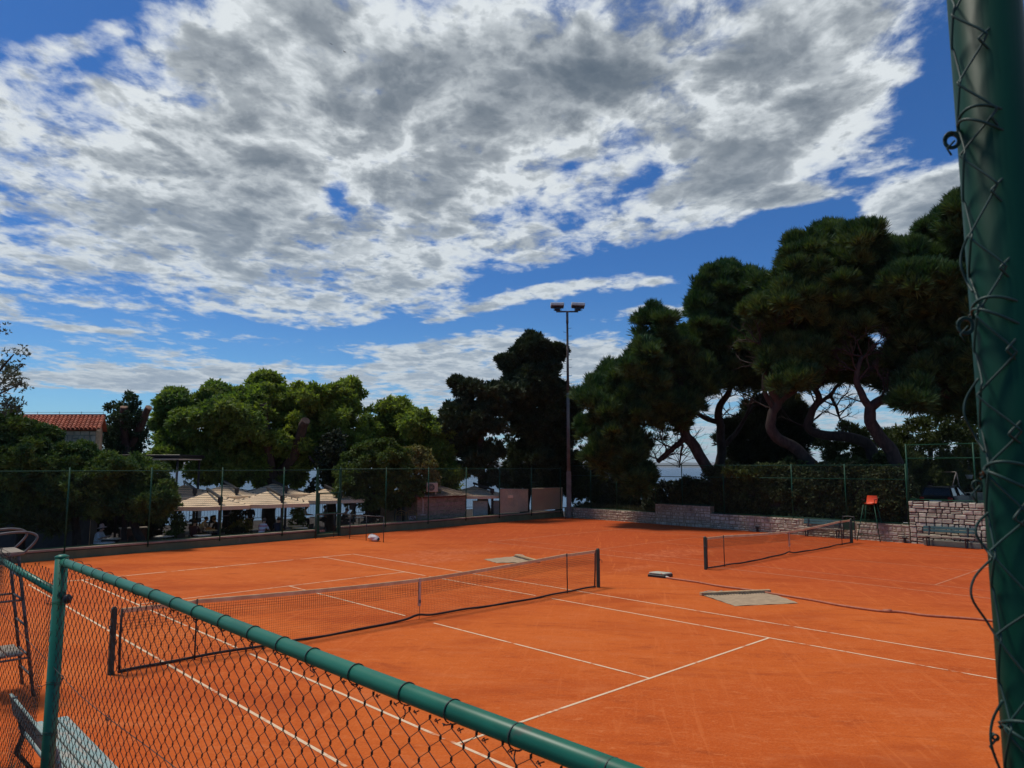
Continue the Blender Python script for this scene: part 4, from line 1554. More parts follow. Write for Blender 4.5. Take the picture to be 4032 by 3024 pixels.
def person(x, y, d, face, pose, label, shirt, hair=(.02, .014, .01), hat=None, trouser=(.02, .022, .03), long_hair=False, cap=None, floor=FL):
    """face: heading in degrees, 0 = to the right in the photo, 90 = away from the camera"""
    p_ = at(x, y, d)
    rz = HEAD - math.pi / 2 + R(face)
    J = figure(pose)
    # the head should stand where the photo shows it
    off = rotz(rz) @ np.array([J['hd'][0], 0, 0])
    loc = (p_[0] - off[0], p_[1] - off[1], floor)
    t = thing('person', label, 'person', loc, rz)
    for part, m in (('body', M['skin']), ('shirt', shirt), ('trousers', clothmat('trousers', trouser))):
        me = part_mesh(pose, part).copy()
        me.materials.clear()
        me.materials.append(m)
        o = bpy.data.objects.new(part, me)
        col.objects.link(o)
        o.parent = t
    fr = rotz(rz)
    g = lambda a, b, c: np.array(loc) + fr @ np.array([a, b, c])
    hx, hz = J['hd'][0], J['hd'][2]
    hb = MB().ball(g(hx - .018, 0, hz + .075), (.098, .094, .092), 14, 10)
    if long_hair:
        hb.tube([g(hx - .06, 0, hz + .06), g(hx - .085, 0, hz - .06), g(hx - .10, 0, hz - .20)], [.075, .07, .03], 9)
    hb.build('hair', mat('hair', hair, .7), t)
    ey = MB()
    for s_ in (-1, 1):
        ey.ball(g(hx + .083, s_ * .033, hz + .035), .011, 6, 5)
    ey.build('eyes', M['black'], t)
    if hat is not None:
        tl = fr @ np.array(Matrix.Rotation(R(-10), 3, 'Y'))
        c = g(hx - .01, 0, hz + .10)
        q = MB().lathe([(.001, .135), (.06, .13), (.085, .10), (.098, .0), (.15, -.015), (.20, -.04), (.20, -.05), (.15, -.03), (.09, -.02)], (0, 0, 0), 22)
        v = np.concatenate(q.v) @ tl.T + c
        MB().add(v, q.f, True).build('sun_hat', hat, t)
    if cap is not None:
        q = MB().ball(g(hx - .01, 0, hz + .10), (.10, .096, .075), 12, 8)
        q.box(g(hx + .12, 0, hz + .075), (.13, .13, .014), fr, .004)
        q.build('cap', cap, t)
    return t


white_shirt = clothmat('white shirt', (.62, .64, .68))
person(220.8, 1139, 31.0, 0, 'reach', 'person in white sun hat and pale shirt leaning on a table at the far left', white_shirt, hat=mat('pale hat', (.68, .62, .60), .9))
stripe = bpy.data.materials.new('striped shirt')
stripe.use_nodes = True
t_ = NT(stripe.node_tree)
zz = t_.sep(t_.node('ShaderNodeNewGeometry').outputs['Position'])[2]
wv = t_.m('SINE', t_.m('MULTIPLY', zz, 34.0))
t_.l.new(t_.mix(t_.ss(wv, .2, .6), (.60, .60, .64), (.50, .19, .24)), t_.n['Principled BSDF'].inputs['Base Color'])
t_.n['Principled BSDF'].inputs['Roughness'].default_value = .9
person(571.5, 1124, 35.4, 80, 'lean', 'person in a red and white striped shirt seen from behind at a table', stripe, hair=(.10, .09, .08))
person(602, 1127, 36.0, 100, 'lean', 'person in a dark navy shirt bent over beside the striped shirt', clothmat('navy shirt', (.012, .016, .035)), hair=(.05, .03, .02))
person(663.3, 1097, 43.0, 10, 'lean', 'person with a dark cap and ponytail in a white top, against the sea', clothmat('white top', (.55, .56, .60)), cap=M['black_fab'], long_hair=True, floor=-.15)
person(701, 1102, 43.5, 200, 'up', 'person with dark hair seen against the sea through the gate', clothmat('grey top', (.20, .20, .22)), floor=-.2)
person(750.6, 1100, 41.5, 5, 'lean', 'person with reddish hair in a dark jacket right of the gate', clothmat('dark jacket', (.018, .016, .018)), hair=(.13, .055, .03), floor=-.25)
person(762, 1103, 43.5, 175, 'up', 'person in a beige shirt facing the dark jacket right of the gate', clothmat('beige shirt', (.46, .38, .26)), hair=(.2, .17, .14), floor=-.2)
person(791, 1099, 41.5, 185, 'reach', 'person in a brown top with bare arms beside the round tree trunk', clothmat('brown top', (.07, .035, .022)), hair=(.16, .09, .045), long_hair=True, floor=-.2)
person(541, 1086, 40.5, 120, 'stand', 'waiter in black standing under the striped parasols', M['black_fab'], trouser=(.01, .01, .011))
person(427.7, 1101, 43.5, 180, 'up', 'person in a bright white shirt far back under the left parasols', white_shirt, floor=-.2)
person(462, 1126, 36.2, 175, 'lean', 'person in a black shirt leaning over a table between parasol posts', clothmat('black shirt', (.015, .015, .017)), hair=(.1, .05, .03))
person(446, 1129, 36.4, 5, 'lean', 'person in a pale top leaning over a table between parasol posts', clothmat('pale top', (.42, .36, .32)), hair=(.03, .02, .015))
person(421, 1136, 34.2, 85, 'up', 'person in a maroon shirt seen from behind at the left parasol post', clothmat('maroon shirt', (.07, .02, .022)), hair=(.03, .02, .015))
person(496, 1098, 43.0, 190, 'lean', 'person in a light grey shirt far back behind the parasol post', clothmat('light shirt', (.35, .34, .30)), floor=-.2)

# ------------------------------------------------------------------ tables and chairs
def make_table(loc, label):
    t = thing('round_table', label, 'table', loc, 0, 'round white topped cafe tables')
    o = np.array(loc)
    MB().lathe([(.001, .745), (.39, .745), (.40, .735), (.40, .72), (.38, .712), (.001, .712)], o, 24).build('table_top', M['table_top'], t)
    MB().tube([o + (0, 0, .02), o + (0, 0, .71)], .035, 8).lathe([(.001, 0), (.22, 0), (.22, .02), (.03, .05)], o, 16).build('pedestal', M['black'], t)
    return t


def make_chair(loc, rz, label):
    t = thing('wicker_chair', label, 'chair', loc, rz, 'dark wicker chairs on the terrace')
    o, fr = np.array(loc), rotz(rz)
    g = lambda x, y, z: o + fr @ np.array([x, y, z])
    MB().box(g(0, 0, .44), (.46, .46, .06), fr, .02).build('seat', M['wicker'], t)
    V = lambda a, b: g(-.21 - .06 * b + .05 * (2 * a - 1) ** 2, (a - .5) * .46, .46 + .42 * b - .04 * (2 * a - 1) ** 2 * b)
    sh = MB().grid(V, 8, 6)
    v = np.concatenate(sh.v)
    MB().add(v, sh.f, True).add(v + fr @ np.array([-.025, 0, 0]), [list(reversed(f)) for f in sh.f], True).build('backrest', M['wicker'], t)
    for sx in (-1, 1):
        for sy in (-1, 1):
            MB().tube([g(sx * .22, sy * .21, 0), g(sx * .19, sy * .19, .42)], .016, 6).build('leg', M['black'], t)
    return t


def fl(x, y, d, z=FL):
    p_ = at(x, y, d)
    return np.array([p_[0], p_[1], z])


tabs = [(225.7, 1166, 30.0, 'round white cafe table nearest the wall below the sun hat'), (240, 1155, 31.6, 'round white cafe table under the arms of the sun hat person'),
        (355.7, 1150, 32.8, 'round white cafe table left of the left conical shrub'), (437, 1156, 33.3, 'round white cafe table in front of the maroon shirt'),
        (545, 1140, 36.3, 'round white cafe table left of the striped shirt'), (637, 1135, 38.4, 'round white cafe table left below the second conical shrub'),
        (648, 1142, 37.2, 'round white cafe table close to the wall below the second conical shrub'), (432, 1111, 43.0, 'round white cafe table far back before the bright white shirt'),
        (412, 1122, 40.2, 'round white cafe table in the dark left of the parasol post'), (683, 1106, 43.3, 'round white cafe table between dark cap and gate, against the sea'),
        (776, 1108, 42.6, 'round white cafe table between beige shirt and brown top'), (462, 1140, 36.0, 'round white cafe table between the two people leaning together'),
        (820, 1110, 44.0, 'round white cafe table behind the trunk of the round tree')]
first_t = first_c = None
g_ = random.Random(4)
for i, (x, y, d, lab) in enumerate(tabs):
    L_ = fl(x, y, d, FL if d < 41 else -.25)
    if first_t is None:
        tb = first_t = make_table(tuple(L_), lab)
    else:
        tb = dup(first_t, tuple(L_), 0, lab)
    sides = (('left', -1.0), ('right', 1.0)) if i not in (1, 3) else (('right', 1.0),)
    for nm, s_ in sides:
        a = g_.uniform(-.4, .4)
        dv = RV * s_ * math.cos(a) + HV * math.sin(a)
        p_ = L_ + dv * .74
        rz = math.atan2(-dv[1], -dv[0])
        lb = f'dark wicker chair on the {nm} of the ' + lab.replace('round white cafe table', 'table')
        lb = ' '.join(lb.split()[:16])
        if first_c is None:
            first_c = make_chair(tuple(p_), rz, lb)
        else:
            dup(first_c, tuple(p_), rz, lb)
# little table lamps / card holders on two tables
for i, (x, y, d, lab) in enumerate([(267, 1140.5, 33.5, 'white diamond card holder on the bar counter, left one'), (299, 1139, 33.6, 'white diamond card holder on the bar counter, right one')]):
    p_ = at(x, y, d)
    t = thing('card_holder', lab, 'card holder', tuple(p_), 0, 'card holders on the counter')
    MB().box(p_ + (0, 0, .0), (.09, .012, .09), frame(RV) @ np.array(Matrix.Rotation(R(45), 3, 'Y')), .003).build('card', M['table_top'], t)
    MB().box(p_ + (0, 0, -.075), (.11, .06, .03), frame(RV), .006).build('foot', M['black'], t)
a, b = at(258, 1145, 33.5), at(318, 1143, 34.2)
t = thing('bar_counter', 'long timber bar counter with pale top behind the sun hat', 'counter', (a[0], a[1], FL))
mid = (a + b) / 2
u = unit((b - a) * (1, 1, 0))
L_ = np.linalg.norm((b - a)[:2])
fr = frame(u)
MB().box((mid[0], mid[1], .62), (L_, .55, .05), fr, .008).build('counter_top', M['old_wood'], t)
MB().box((mid[0], mid[1], .10), (L_ - .1, .40, .98), fr, .01).build('counter_front', M['brown_side'], t)

# ------------------------------------------------------------------ cantilever parasols
def make_parasol(loc, rz, label, s=2.05, ze=2.06, zp=2.62, back=(.75, -1.75)):
    """square tiered canopy round the local origin; pole at local offset `back`"""
    t = thing('cantilever_parasol', label, 'parasol', loc, rz, 'striped cantilever parasols')
    o, fr = np.array(loc), rotz(rz)
    g = lambda x, y, z: o + fr @ np.array([x, y, z])
    n = 7
    cloth, gap = MB(), MB()
    zf = lambda k: ze + (zp - ze) * (1 - k) ** 1.0 - .10 * math.sin(math.pi * k) * .6
    sq = lambda r, z: [g(-r, -r, z), g(r, -r, z), g(r, r, z), g(-r, r, z)]
    for i in range(n):
        k0, k1 = 1 - i / n, 1 - (i + .80) / n
        k2 = 1 - (i + 1) / n
        z0, z1, z2 = zf(k0), zf(k1), zf(k2)
        a, b, c = sq(s * k0, z0), sq(s * k1, z1), sq(s * max(k2, .02), z2 - .015)
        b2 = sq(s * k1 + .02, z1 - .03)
        for e in range(4):
            f = (e + 1) % 4
            # each panel sags slightly between its ribs
            m0 = (a[e] + a[f]) / 2 - np.array([0, 0, .035 * k0])
            m1 = (b[e] + b[f]) / 2 - np.array([0, 0, .035 * k1])
            cloth.add([a[e], m0, m1, b[e]], [(0, 1, 2, 3)]).add([m0, a[f], b[f], m1], [(0, 1, 2, 3)])
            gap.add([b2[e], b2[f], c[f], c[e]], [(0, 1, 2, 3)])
    a, b = sq(s, ze), sq(s + .01, ze - .17)
    for e in range(4):
        f = (e + 1) % 4
        m0, m1 = (a[e] + a[f]) / 2 - np.array([0, 0, .035]), (b[e] + b[f]) / 2 - np.array([0, 0, .05])
        cloth.add([a[e], b[e], m1, m0], [(0, 1, 2, 3)]).add([m0, m1, b[f], a[f]], [(0, 1, 2, 3)])
    can = cloth.build('canopy', M['canopy'], t)
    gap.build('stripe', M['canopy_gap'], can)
    px, py = back
    MB().box(g(px, py, 1.22), (.13, .13, 2.44), fr, .01).build('pole', M['black'], t)
    P0, P1 = g(px, py, 2.42), g(0, 0, zp + .16)
    d = P1 - P0
    MB().box((P0 + P1) / 2, (np.linalg.norm(d) + .2, .10, .13), frame(d), .012).build('arm', M['dark_steel'], t)
    MB().box(g(px, py, 2.34), (.22, .20, .28), fr, .02).build('arm_joint', M['black'], t)
    MB().tube([g(0, 0, zp + .2), g(0, 0, zp - .35)], .035, 8).build('hub', M['black'], t)
    for e in ((-1, -1), (1, -1), (1, 1), (-1, 1)):
        MB().tube([g(0, 0, zp - .08), g(e[0] * s * .98, e[1] * s * .98, ze - .03)], .016, 5).build('rib', M['dark_steel'], t)
    MB().box(g(px, py, .03), (.9, .9, .06), fr, .02).build('base_plate', M['concrete'], t)
    return t


PR = HEAD - math.pi / 2 + R(17)
par = [(449, 35.4, 'striped cream parasol at the front left, beside the big shrub'), (579, 37.4, 'striped cream parasol at the front, in front of the thick tree trunk'),
       (485.5, 40.0, 'striped cream parasol in the back row behind the tall fence post'), (590, 42.4, 'striped cream parasol in the back row over the thick tree trunk'),
       (703, 41.6, 'striped cream parasol just left of the round tree, over the gate'), (398, 39.0, 'striped cream parasol in the back row, half behind the big shrub'),
       (1024.6, 47.6, 'striped cream parasol standing alone right of the stone hut')]
fp = None
for x, d, lab in par:
    L_ = fl(x, 1050, d, FL + (.28 if 38.5 < d < 41 or 42 < d < 43 else 0))
    if fp is None:
        fp = make_parasol(tuple(L_), PR, lab)
    else:
        dup(fp, tuple(L_), PR, lab)

# ------------------------------------------------------------------ stone hut with slab roof
t = thing('stone_hut', 'small pinkish stone hut with a slab roof behind the fence', 'hut', (16.9, 22.2, FL))
HA, HB = np.array([15.0, 20.66]), np.array([18.95, 20.98])
u = unit(np.array([*(HB - HA), 0]))
n = np.array([-u[1], u[0], 0])
L_ = np.linalg.norm(HB - HA)
o = np.array([*HA, 0.0])
q = lambda a, b, z: o + u * a + n * b + np.array([0, 0, z])
dep = 3.4
fr = frame(u)
wl_ = thing
masonry(t, HA, HB, FL, 1.72, .3, 11, (.62, .25), .016, 'hut_stone', 'mortar', .12, .008)
sA, sB = q(0, dep, 0)[:2], q(0, .32, 0)[:2]
# side wall with the doorway (runs back from the corner)
sw = MB()
for (b0, b1, z0, z1) in ((.32, 1.05, FL, 1.72), (1.95, dep, FL, 1.72), (1.05, 1.95, 1.42, 1.72)):
    sw.box(q(.15, (b0 + b1) / 2, (z0 + z1) / 2), (.30, b1 - b0, z1 - z0), fr, .006)
sw.box(q(L_ - .15, dep / 2 + .16, .66), (.30, dep - .32, 2.12), fr, .006)
sw.box(q(L_ / 2, dep - .15, .66), (L_ - .62, .30, 2.12), fr, .006)
sw.build('side_wall', M['hut_stone'], t)
dr = MB().box(q(.10, 1.5, .50), (.06, .86, 1.80), fr, .006).build('door', M['black'], t)
df_ = MB()
for b in (1.02, 1.98):
    df_.box(q(-.02, b, .51), (.08, .10, 1.82), fr, .008)
df_.box(q(-.02, 1.5, 1.46), (.08, 1.08, .10), fr, .008)
df_.build('door_frame', M['concrete'], t)
MB().box(q(L_ / 2, -.03, 1.66), (L_ - .2, .035, .05), fr, .004).build('red_trim', mat('red trim', (.16, .035, .025), .7), t)
# roof: rows of irregular stone slabs on both slopes
rf = MB()
gg = random.Random(8)
apex = q(L_ * .62, dep * .5, 2.36)
cr = [q(-.32, -.32, 1.70), q(L_ + .32, -.32, 1.70), q(L_ + .32, dep + .3, 1.70), q(-.32, dep + .3, 1.70)]
rd = [q(L_ * .42, dep * .5, 2.34), q(L_ * .74, dep * .5, 2.34)]
for (a, b, c, d) in ((cr[0], cr[1], rd[1], rd[0]), (cr[1], cr[2], rd[1], rd[1]), (cr[2], cr[3], rd[0], rd[1]), (cr[3], cr[0], rd[0], rd[0])):
    rows = 9
    nrm = unit(np.cross(b - a, d - a))
    for r_ in range(rows):
        s0, s1 = r_ / rows, (r_ + 1.35) / rows
        x = 0
        while x < 1:
            w_ = gg.uniform(.05, .11)
            x1 = min(1, x + w_)
            f = lambda xx, ss: (a * (1 - xx) + b * xx) * (1 - ss) + (d * (1 - xx) + c * xx) * ss
            ss1 = min(1, s1)
            P4 = [f(x, s0 - .02 * gg.random()), f(x1, s0 - .02 * gg.random()), f(x1, ss1), f(x, ss1)]
            up0 = nrm * (.05 + .02 * gg.random())
            P8 = [P4[0] + up0, P4[1] + up0, P4[2] + nrm * .01, P4[3] + nrm * .01]
            P8 += [p_ - nrm * .035 for p_ in P8]
            rf.add(P8, [(0, 1, 2, 3), (7, 6, 5, 4), (0, 4, 5, 1), (1, 5, 6, 2), (2, 6, 7, 3), (3, 7, 4, 0)])
            x = x1
rf.build('slab_roof', M['slab_roof'], t)
# conditioner on the roof with its pipe
p_ = at(*Z6(1848, 622), 42.4)
t = thing('air_conditioner', 'beige air conditioner unit on the corner of the hut roof', 'air conditioner', tuple(p_ - (0, 0, .3)))
fr2 = frame(unit(RV * .92 + HV * .15))
bd = MB().box(p_, (.66, .30, .54), fr2, .02).build('casing', M['banner'], t)
ax = -fr2[:, 1]
MB().lathe([(.001, .0), (.205, .0), (.205, .012), (.001, .012)], p_ + ax * .148 - fr2[:, 0] * .06, 24, False, ax).build('fan_opening', M['black'], t)
gr = MB()
for r_ in (.05, .09, .13, .17, .21):
    gr.tube([p_ + ax * .168 - fr2[:, 0] * .06 + fr2[:, 0] * r_ * math.cos(a) + np.array([0, 0, r_ * math.sin(a)]) for a in np.linspace(0, 2 * math.pi, 22)], .005, 4, False)
for a in np.linspace(0, math.pi, 5)[:-1]:
    v = fr2[:, 0] * math.cos(a) + np.array([0, 0, math.sin(a)])
    gr.tube([p_ + ax * .168 - fr2[:, 0] * .06 - v * .21, p_ + ax * .168 - fr2[:, 0] * .06 + v * .21], .005, 4, False)
gr.build('fan_grille', M['banner'], t)
for s_ in (-1, 1):
    MB().box(p_ + fr2[:, 0] * s_ * .22 + (0, 0, -.34), (.05, .32, .16), fr2, .008).build('foot', M['banner'], t)
pp = [at(*Z6(1750, 690), 42.0), at(*Z6(1715, 700), 42.0), at(*Z6(1702, 730), 42.0), at(*Z6(1704, 790), 42.0), at(*Z6(1716, 810), 42.0), at(*Z6(1716, 1010), 42.0)]
t = thing('drain_pipe', 'white pipe running down the hut corner beside the door', 'pipe', tuple(pp[-1]))
P, r = smooth_path(pp, [.028] * 6, 4)
MB().tube(P, .028, 8).build('pipe_run', M['white_tube'], t)
MB().box(pp[-1] + (0, 0, -.05), (.3, .16, .05), fr2, .01).build('drip_tray', M['white_tube'], t)

# gilded menu frame
t0 = at(*Z6(1470, 1125), 41.4)
t = thing('menu_stand', 'gilded double arched wrought frame with pictures beside the hut door', 'menu stand', (t0[0], t0[1], FL))
fr2 = frame(unit(RV + HV * .25))
c = np.array([t0[0], t0[1], 0])
q = lambda a, z: c + fr2[:, 0] * a + np.array([0, 0, z])
f = MB()
for a in (-.60, -.26, 0.0, .14, .60):
    f.tube([q(a, FL), q(a, .75 if abs(a) > .3 else .90)], .018, 6)
for s_ in (-1, 1):
    f.tube([q(s_ * .30 + .30 * math.cos(a), .72 + .26 * math.sin(a)) for a in np.linspace(0, math.pi, 13)], .018, 6)
    f.tube([q(s_ * .30 + .18 * math.cos(a), .72 + .15 * math.sin(a)) for a in np.linspace(0, math.pi, 11)], .012, 6)
    f.tube([q(s_ * .30, .98), q(s_ * .30, 1.14)], .014, 6)
f.tube([q(-.6, .72), q(.6, .72)], .016, 6)
f.build('iron_frame', M['gold'], t)
MB().box(q(.34, .16), (.46, .03, 1.02), fr2, .004).build('poster', M['poster'], t)
MB().box(q(-.40, .30), (.30, .03, .72), fr2, .004).build('picture', M['picture'], t)
# menu board
c = at(762.5, 1094, 40.5)
t = thing('menu_board', 'dark board on a black post right of the gate', 'board', (c[0], c[1], FL))
MB().box(c + (0, 0, .04), (.36, .05, .48), frame(unit(RV + HV * .4)) @ np.array(Matrix.Rotation(R(8), 3, 'Y')), .01).build('board', M['black'], t)
MB().tube([(c[0], c[1], FL), c + RV * .1], .045, 8).build('post', M['black'], t)

# banners hung inside the fence, white cupboards
for (x0, x1, zt0, zt1, lab) in ((21.0, 23.72, 2.04, 1.96, 'stained pale beige sheet on the fence, left of the post'), (24.07, 27.4, 2.0, 1.98, 'wide tan sheet on the fence next to the floodlight pole')):
    t = thing('wind_screen', lab, 'wind screen', ((x0 + x1) / 2, wl((x0 + x1) / 2) + .05, .55), 0, 'beige sheets on the fence')
    a, b = np.array([x0, wl(x0) + .05, 0]), np.array([x1, wl(x1) + .05, 0])
    def sf(i, j):
        p_ = a * (1 - i) + b * i
        return (p_[0], p_[1] + .012 * math.sin(i * 9 + j * 3), .56 + (zt0 * (1 - i) + zt1 * i - .56) * j)
    g1 = MB().grid(sf, 20, 10)
    v = np.concatenate(g1.v)
    m_ = M['banner'] if x0 < 22 else mat('tan sheet', (.50, .39, .23), .85, (.43, .33, .20), 1.0, c3=(.42, .34, .23), s3=.6, f3=(.52, .58))
    MB().add(v, g1.f, True).add(v + (0, .02, 0), [list(reversed(f)) for f in g1.f], True).build('sheet', m_, t)
    MB().tube([(a[0], a[1], zt0 + .02), (b[0], b[1], zt1 + .02)], .035, 8).build('top_roll', M['banner'], t)
for (x, w_, h, lab) in ((603, .95, 1.28, 'white cupboard with drawer fronts left of the lone parasol trunk'), (810, .42, 1.36, 'narrow white cupboard between trunk and pale beige sheet')):
    c = at(*Z8(x, 960), 46.6)
    t = thing('white_cupboard', lab, 'cupboard', (c[0], c[1], FL), 0, 'white cupboards by the sea wall')
    fr2 = frame(unit(RV + HV * .08))
    zt_ = at(*Z8(x, 858), 46.6)[2]
    MB().box((c[0], c[1], (zt_ + FL) / 2), (w_, .5, zt_ - FL), fr2, .012).build('carcass', M['white_paint'], t)
    if w_ > .5:
        for k in range(5):
            z = zt_ - .2 - k * .25
            d_ = MB().box(np.array([c[0], c[1], z]) + fr2[:, 0] * .12 - fr2[:, 1] * .262, (.55, .02, .20), fr2, .004).build('drawer', M['white_paint'], t)
            MB().box(np.array([c[0], c[1], z + .05]) + fr2[:, 0] * .12 - fr2[:, 1] * .28, (.2, .016, .016), fr2, .003).build('handle', M['steel'], d_)
# sea railing at the end of the terrace
t = thing('sea_railing', 'dark slender railing at the sea end of the terrace', 'railing', (6, 37.2, -.4))
MB().tube([(-30, 37.2, .62), (36.5, 37.2, .62)], .03, 6).build('top_rail', M['dark_steel'], t)
MB().tube([(-30, 37.2, -.2), (36.5, 37.2, -.2)], .022, 6).build('bottom_rail', M['dark_steel'], t)
b_ = MB()
for i in range(330):
    x = -29.9 + i * .2
    b_.tube([(x, 37.2, -.4 if i % 10 == 0 else -.2), (x, 37.2, .62)], .022 if i % 10 == 0 else .009, 4, False)
b_.build('balusters', M['dark_steel'], t)
# dark pergola left, behind the pollard
a, b = at(524 / 1, 0, 1)[:1], None
pa, pb = at(286, 986, 37), at(352, 989, 37)
t = thing('pergola', 'flat dark pergola roof just above the big shrubs', 'pergola', (pa[0], pa[1], FL))
mid = (pa + pb) / 2 + HV * 1.4
MB().box(mid + (0, 0, .05), (3.4, 3.0, .16), frame(RV), .02).build('roof_slab', M['black'], t)
MB().box(mid + (0, 0, -.10), (3.2, 2.8, .06), frame(RV), .01).build('ceiling', M['white_paint'], t)
for s_ in (-1, 1):
    for e in (-1, 1):
        c = mid + RV * s_ * 1.5 + HV * e * 1.3
        MB().tube([(c[0], c[1], FL), (c[0], c[1], c[2] - .1)], .06, 8).build('post', M['black'], t)

# ------------------------------------------------------------------ house with the tiled roof
hd = 34.0
c0 = at(208, 930, hd)
c0[2] = 0
ua = unit(-RV + HV * .02)                    # along the front, towards the left
ub = unit(HV * .90 - RV * .42)               # back along the gable
ze, zr, Lh, dp = 5.22, 5.90, 7.0, 3.6
t = thing('tiled_house', 'pale stone house with a red tiled roof rising behind the shrubs', 'house', (c0[0], c0[1], FL))
A2, B2 = (c0 + ua * Lh)[:2], c0[:2]
masonry(t, A2, B2, 2.6, ze - .06, .35, 21, (.42, .27), .02, 'house_stone', 'mortar', .28, .012)
MB().box((c0 + ua * Lh / 2 + HV * .4)[:3] + np.array([0, 0, 1.1]), (Lh - .1, .5, 3.0), frame(ua), 0).build('lower_wall', M['shaded_render'], t)
wb = MB()
c_ = c0 + ub * dp
wb.add([c0 + (0, 0, FL), c_ + (0, 0, FL), c_ + (0, 0, ze - .08), (c0 + c_) / 2 + (0, 0, zr - .15), c0 + (0, 0, ze - .08)], [(0, 1, 2, 3, 4)])
wb.build('gable_wall', M['house_stone'], t)
rf = MB()
nc, nr = 34, 8
e0 = c0 + np.array([0, 0, ze]) - ua * .12 - ub * .22
slope = (ub * dp * .5 + np.array([0, 0, zr - ze])) * 1.08
upn = unit(np.cross(slope, ua))
if upn[2] < 0:
    upn = -upn
for i in range(nc):
    for j in range(nr):
        a0 = e0 + ua * (i * .205) + slope * (j / nr) + upn * (.035 + .008 * ((i * 7 + j * 3) % 3))
        a1 = e0 + ua * (i * .205) + slope * ((j + 1.12) / nr) + upn * .010
        V = []
        for P0, rr in ((a0, .092), (a1, .078)):
            for k in range(7):
                th = math.pi * k / 6
                V.append(P0 + ua * rr * math.cos(th) + upn * rr * .8 * math.sin(th))
        rf.add(V, [(k, k + 1, k + 8, k + 7) for k in range(6)] + [list(range(7))], True)
# channel tiles below
rf.add([e0 - ua * .1, e0 + ua * (Lh + .1), e0 + ua * (Lh + .1) + slope, e0 - ua * .1 + slope], [(0, 1, 2, 3)])
back = (ub * dp * .5 - np.array([0, 0, zr - ze])) * 1.05
rf.add([e0 - ua * .1 + slope, e0 + ua * (Lh + .1) + slope, e0 + ua * (Lh + .1) + slope + back, e0 - ua * .1 + slope + back], [(0, 1, 2, 3)])
roof = rf.build('tiled_roof', M['tile'], t)
rg = e0 + slope
MB().tube([rg - ua * .1 + (0, 0, .03), rg + ua * (Lh + .1) + (0, 0, .03)], .085, 8).build('ridge', mat('dark red ridge', (.16, .035, .025), .8), roof)
wr = MB()
wr.tube([rg + (0, 0, .20), rg + ua * Lh + (0, 0, .20)], .008, 4)
for k in range(6):
    wr.tube([rg + ua * k * 1.1 + (0, 0, .08), rg + ua * k * 1.1 + (0, 0, .24)], .01, 4)
wr.build('lightning_wire', M['dark_steel'], t)
MB().tube([c0 + ua * .42 - HV * .05 + (0, 0, 4.72), c0 + ua * .42 - HV * .05 + (0, 0, 4.36)], .02, 5).build('wall_tie', M['black'], t)

# ------------------------------------------------------------------ birds
for (x, y, sp, rot, lab) in ((715, 95, .22, .7, 'small dark swift gliding high under the grey cloud, upper one'), (744, 112, .24, 2.0, 'small dark swift gliding high under the grey cloud, lower one'), (354, 386, .24, 1.2, 'small dark swift alone in the left clouds')):
    c = at(x, y, 62)
    t = thing('swift', lab, 'bird', tuple(c), 0, 'swifts in the sky')
    fr2 = frame((math.cos(rot), math.sin(rot), .1), (.2, -.5, .85))
    P = [c + fr2 @ np.array(q_) * 1.0 for q_ in ((-.11, 0, 0), (-.06, 0, .004), (0, 0, .006), (.05, 0, .004), (.075, 0, 0))]
    MB().tube(P, [.006, .018, .026, .020, .006], 8).build('bird_body', M['black'], t)
    for s_ in (-1, 1):
        L2 = [np.array([.03, s_ * .02, 0]), np.array([.035, s_ * .10, .02]), np.array([-.02, s_ * sp, .03])]
        tr = [np.array([-.03, s_ * .02, 0]), np.array([-.01, s_ * .10, .02]), np.array([-.03, s_ * sp * .98, .03])]
        V = [c + fr2 @ q_ for q_ in L2 + tr] + [c + fr2 @ (q_ - np.array([0, 0, .006])) for q_ in L2 + tr]
        MB().add(V, [(0, 1, 4, 3), (1, 2, 5, 4), (9, 10, 7, 6), (10, 11, 8, 7), (0, 6, 7, 1), (1, 7, 8, 2), (3, 4, 10, 9), (4, 5, 11, 10)], True).build('wing', M['black'], t)
    V = [c + fr2 @ np.array(q_) for q_ in ((-.09, .006, 0), (-.16, .03, 0), (-.13, 0, 0), (-.16, -.03, 0), (-.09, -.006, 0))]
    MB().add(V + [v - fr2[:, 2] * .004 for v in V], [(0, 1, 2), (0, 2, 4), (2, 3, 4), (7, 6, 5), (9, 7, 5), (9, 8, 7)]).build('tail', M['black'], t)
# ================================================================== trees and shrubs
def ground_z(P):
    return FL if P[1] > wl(P[0]) - .2 else .7


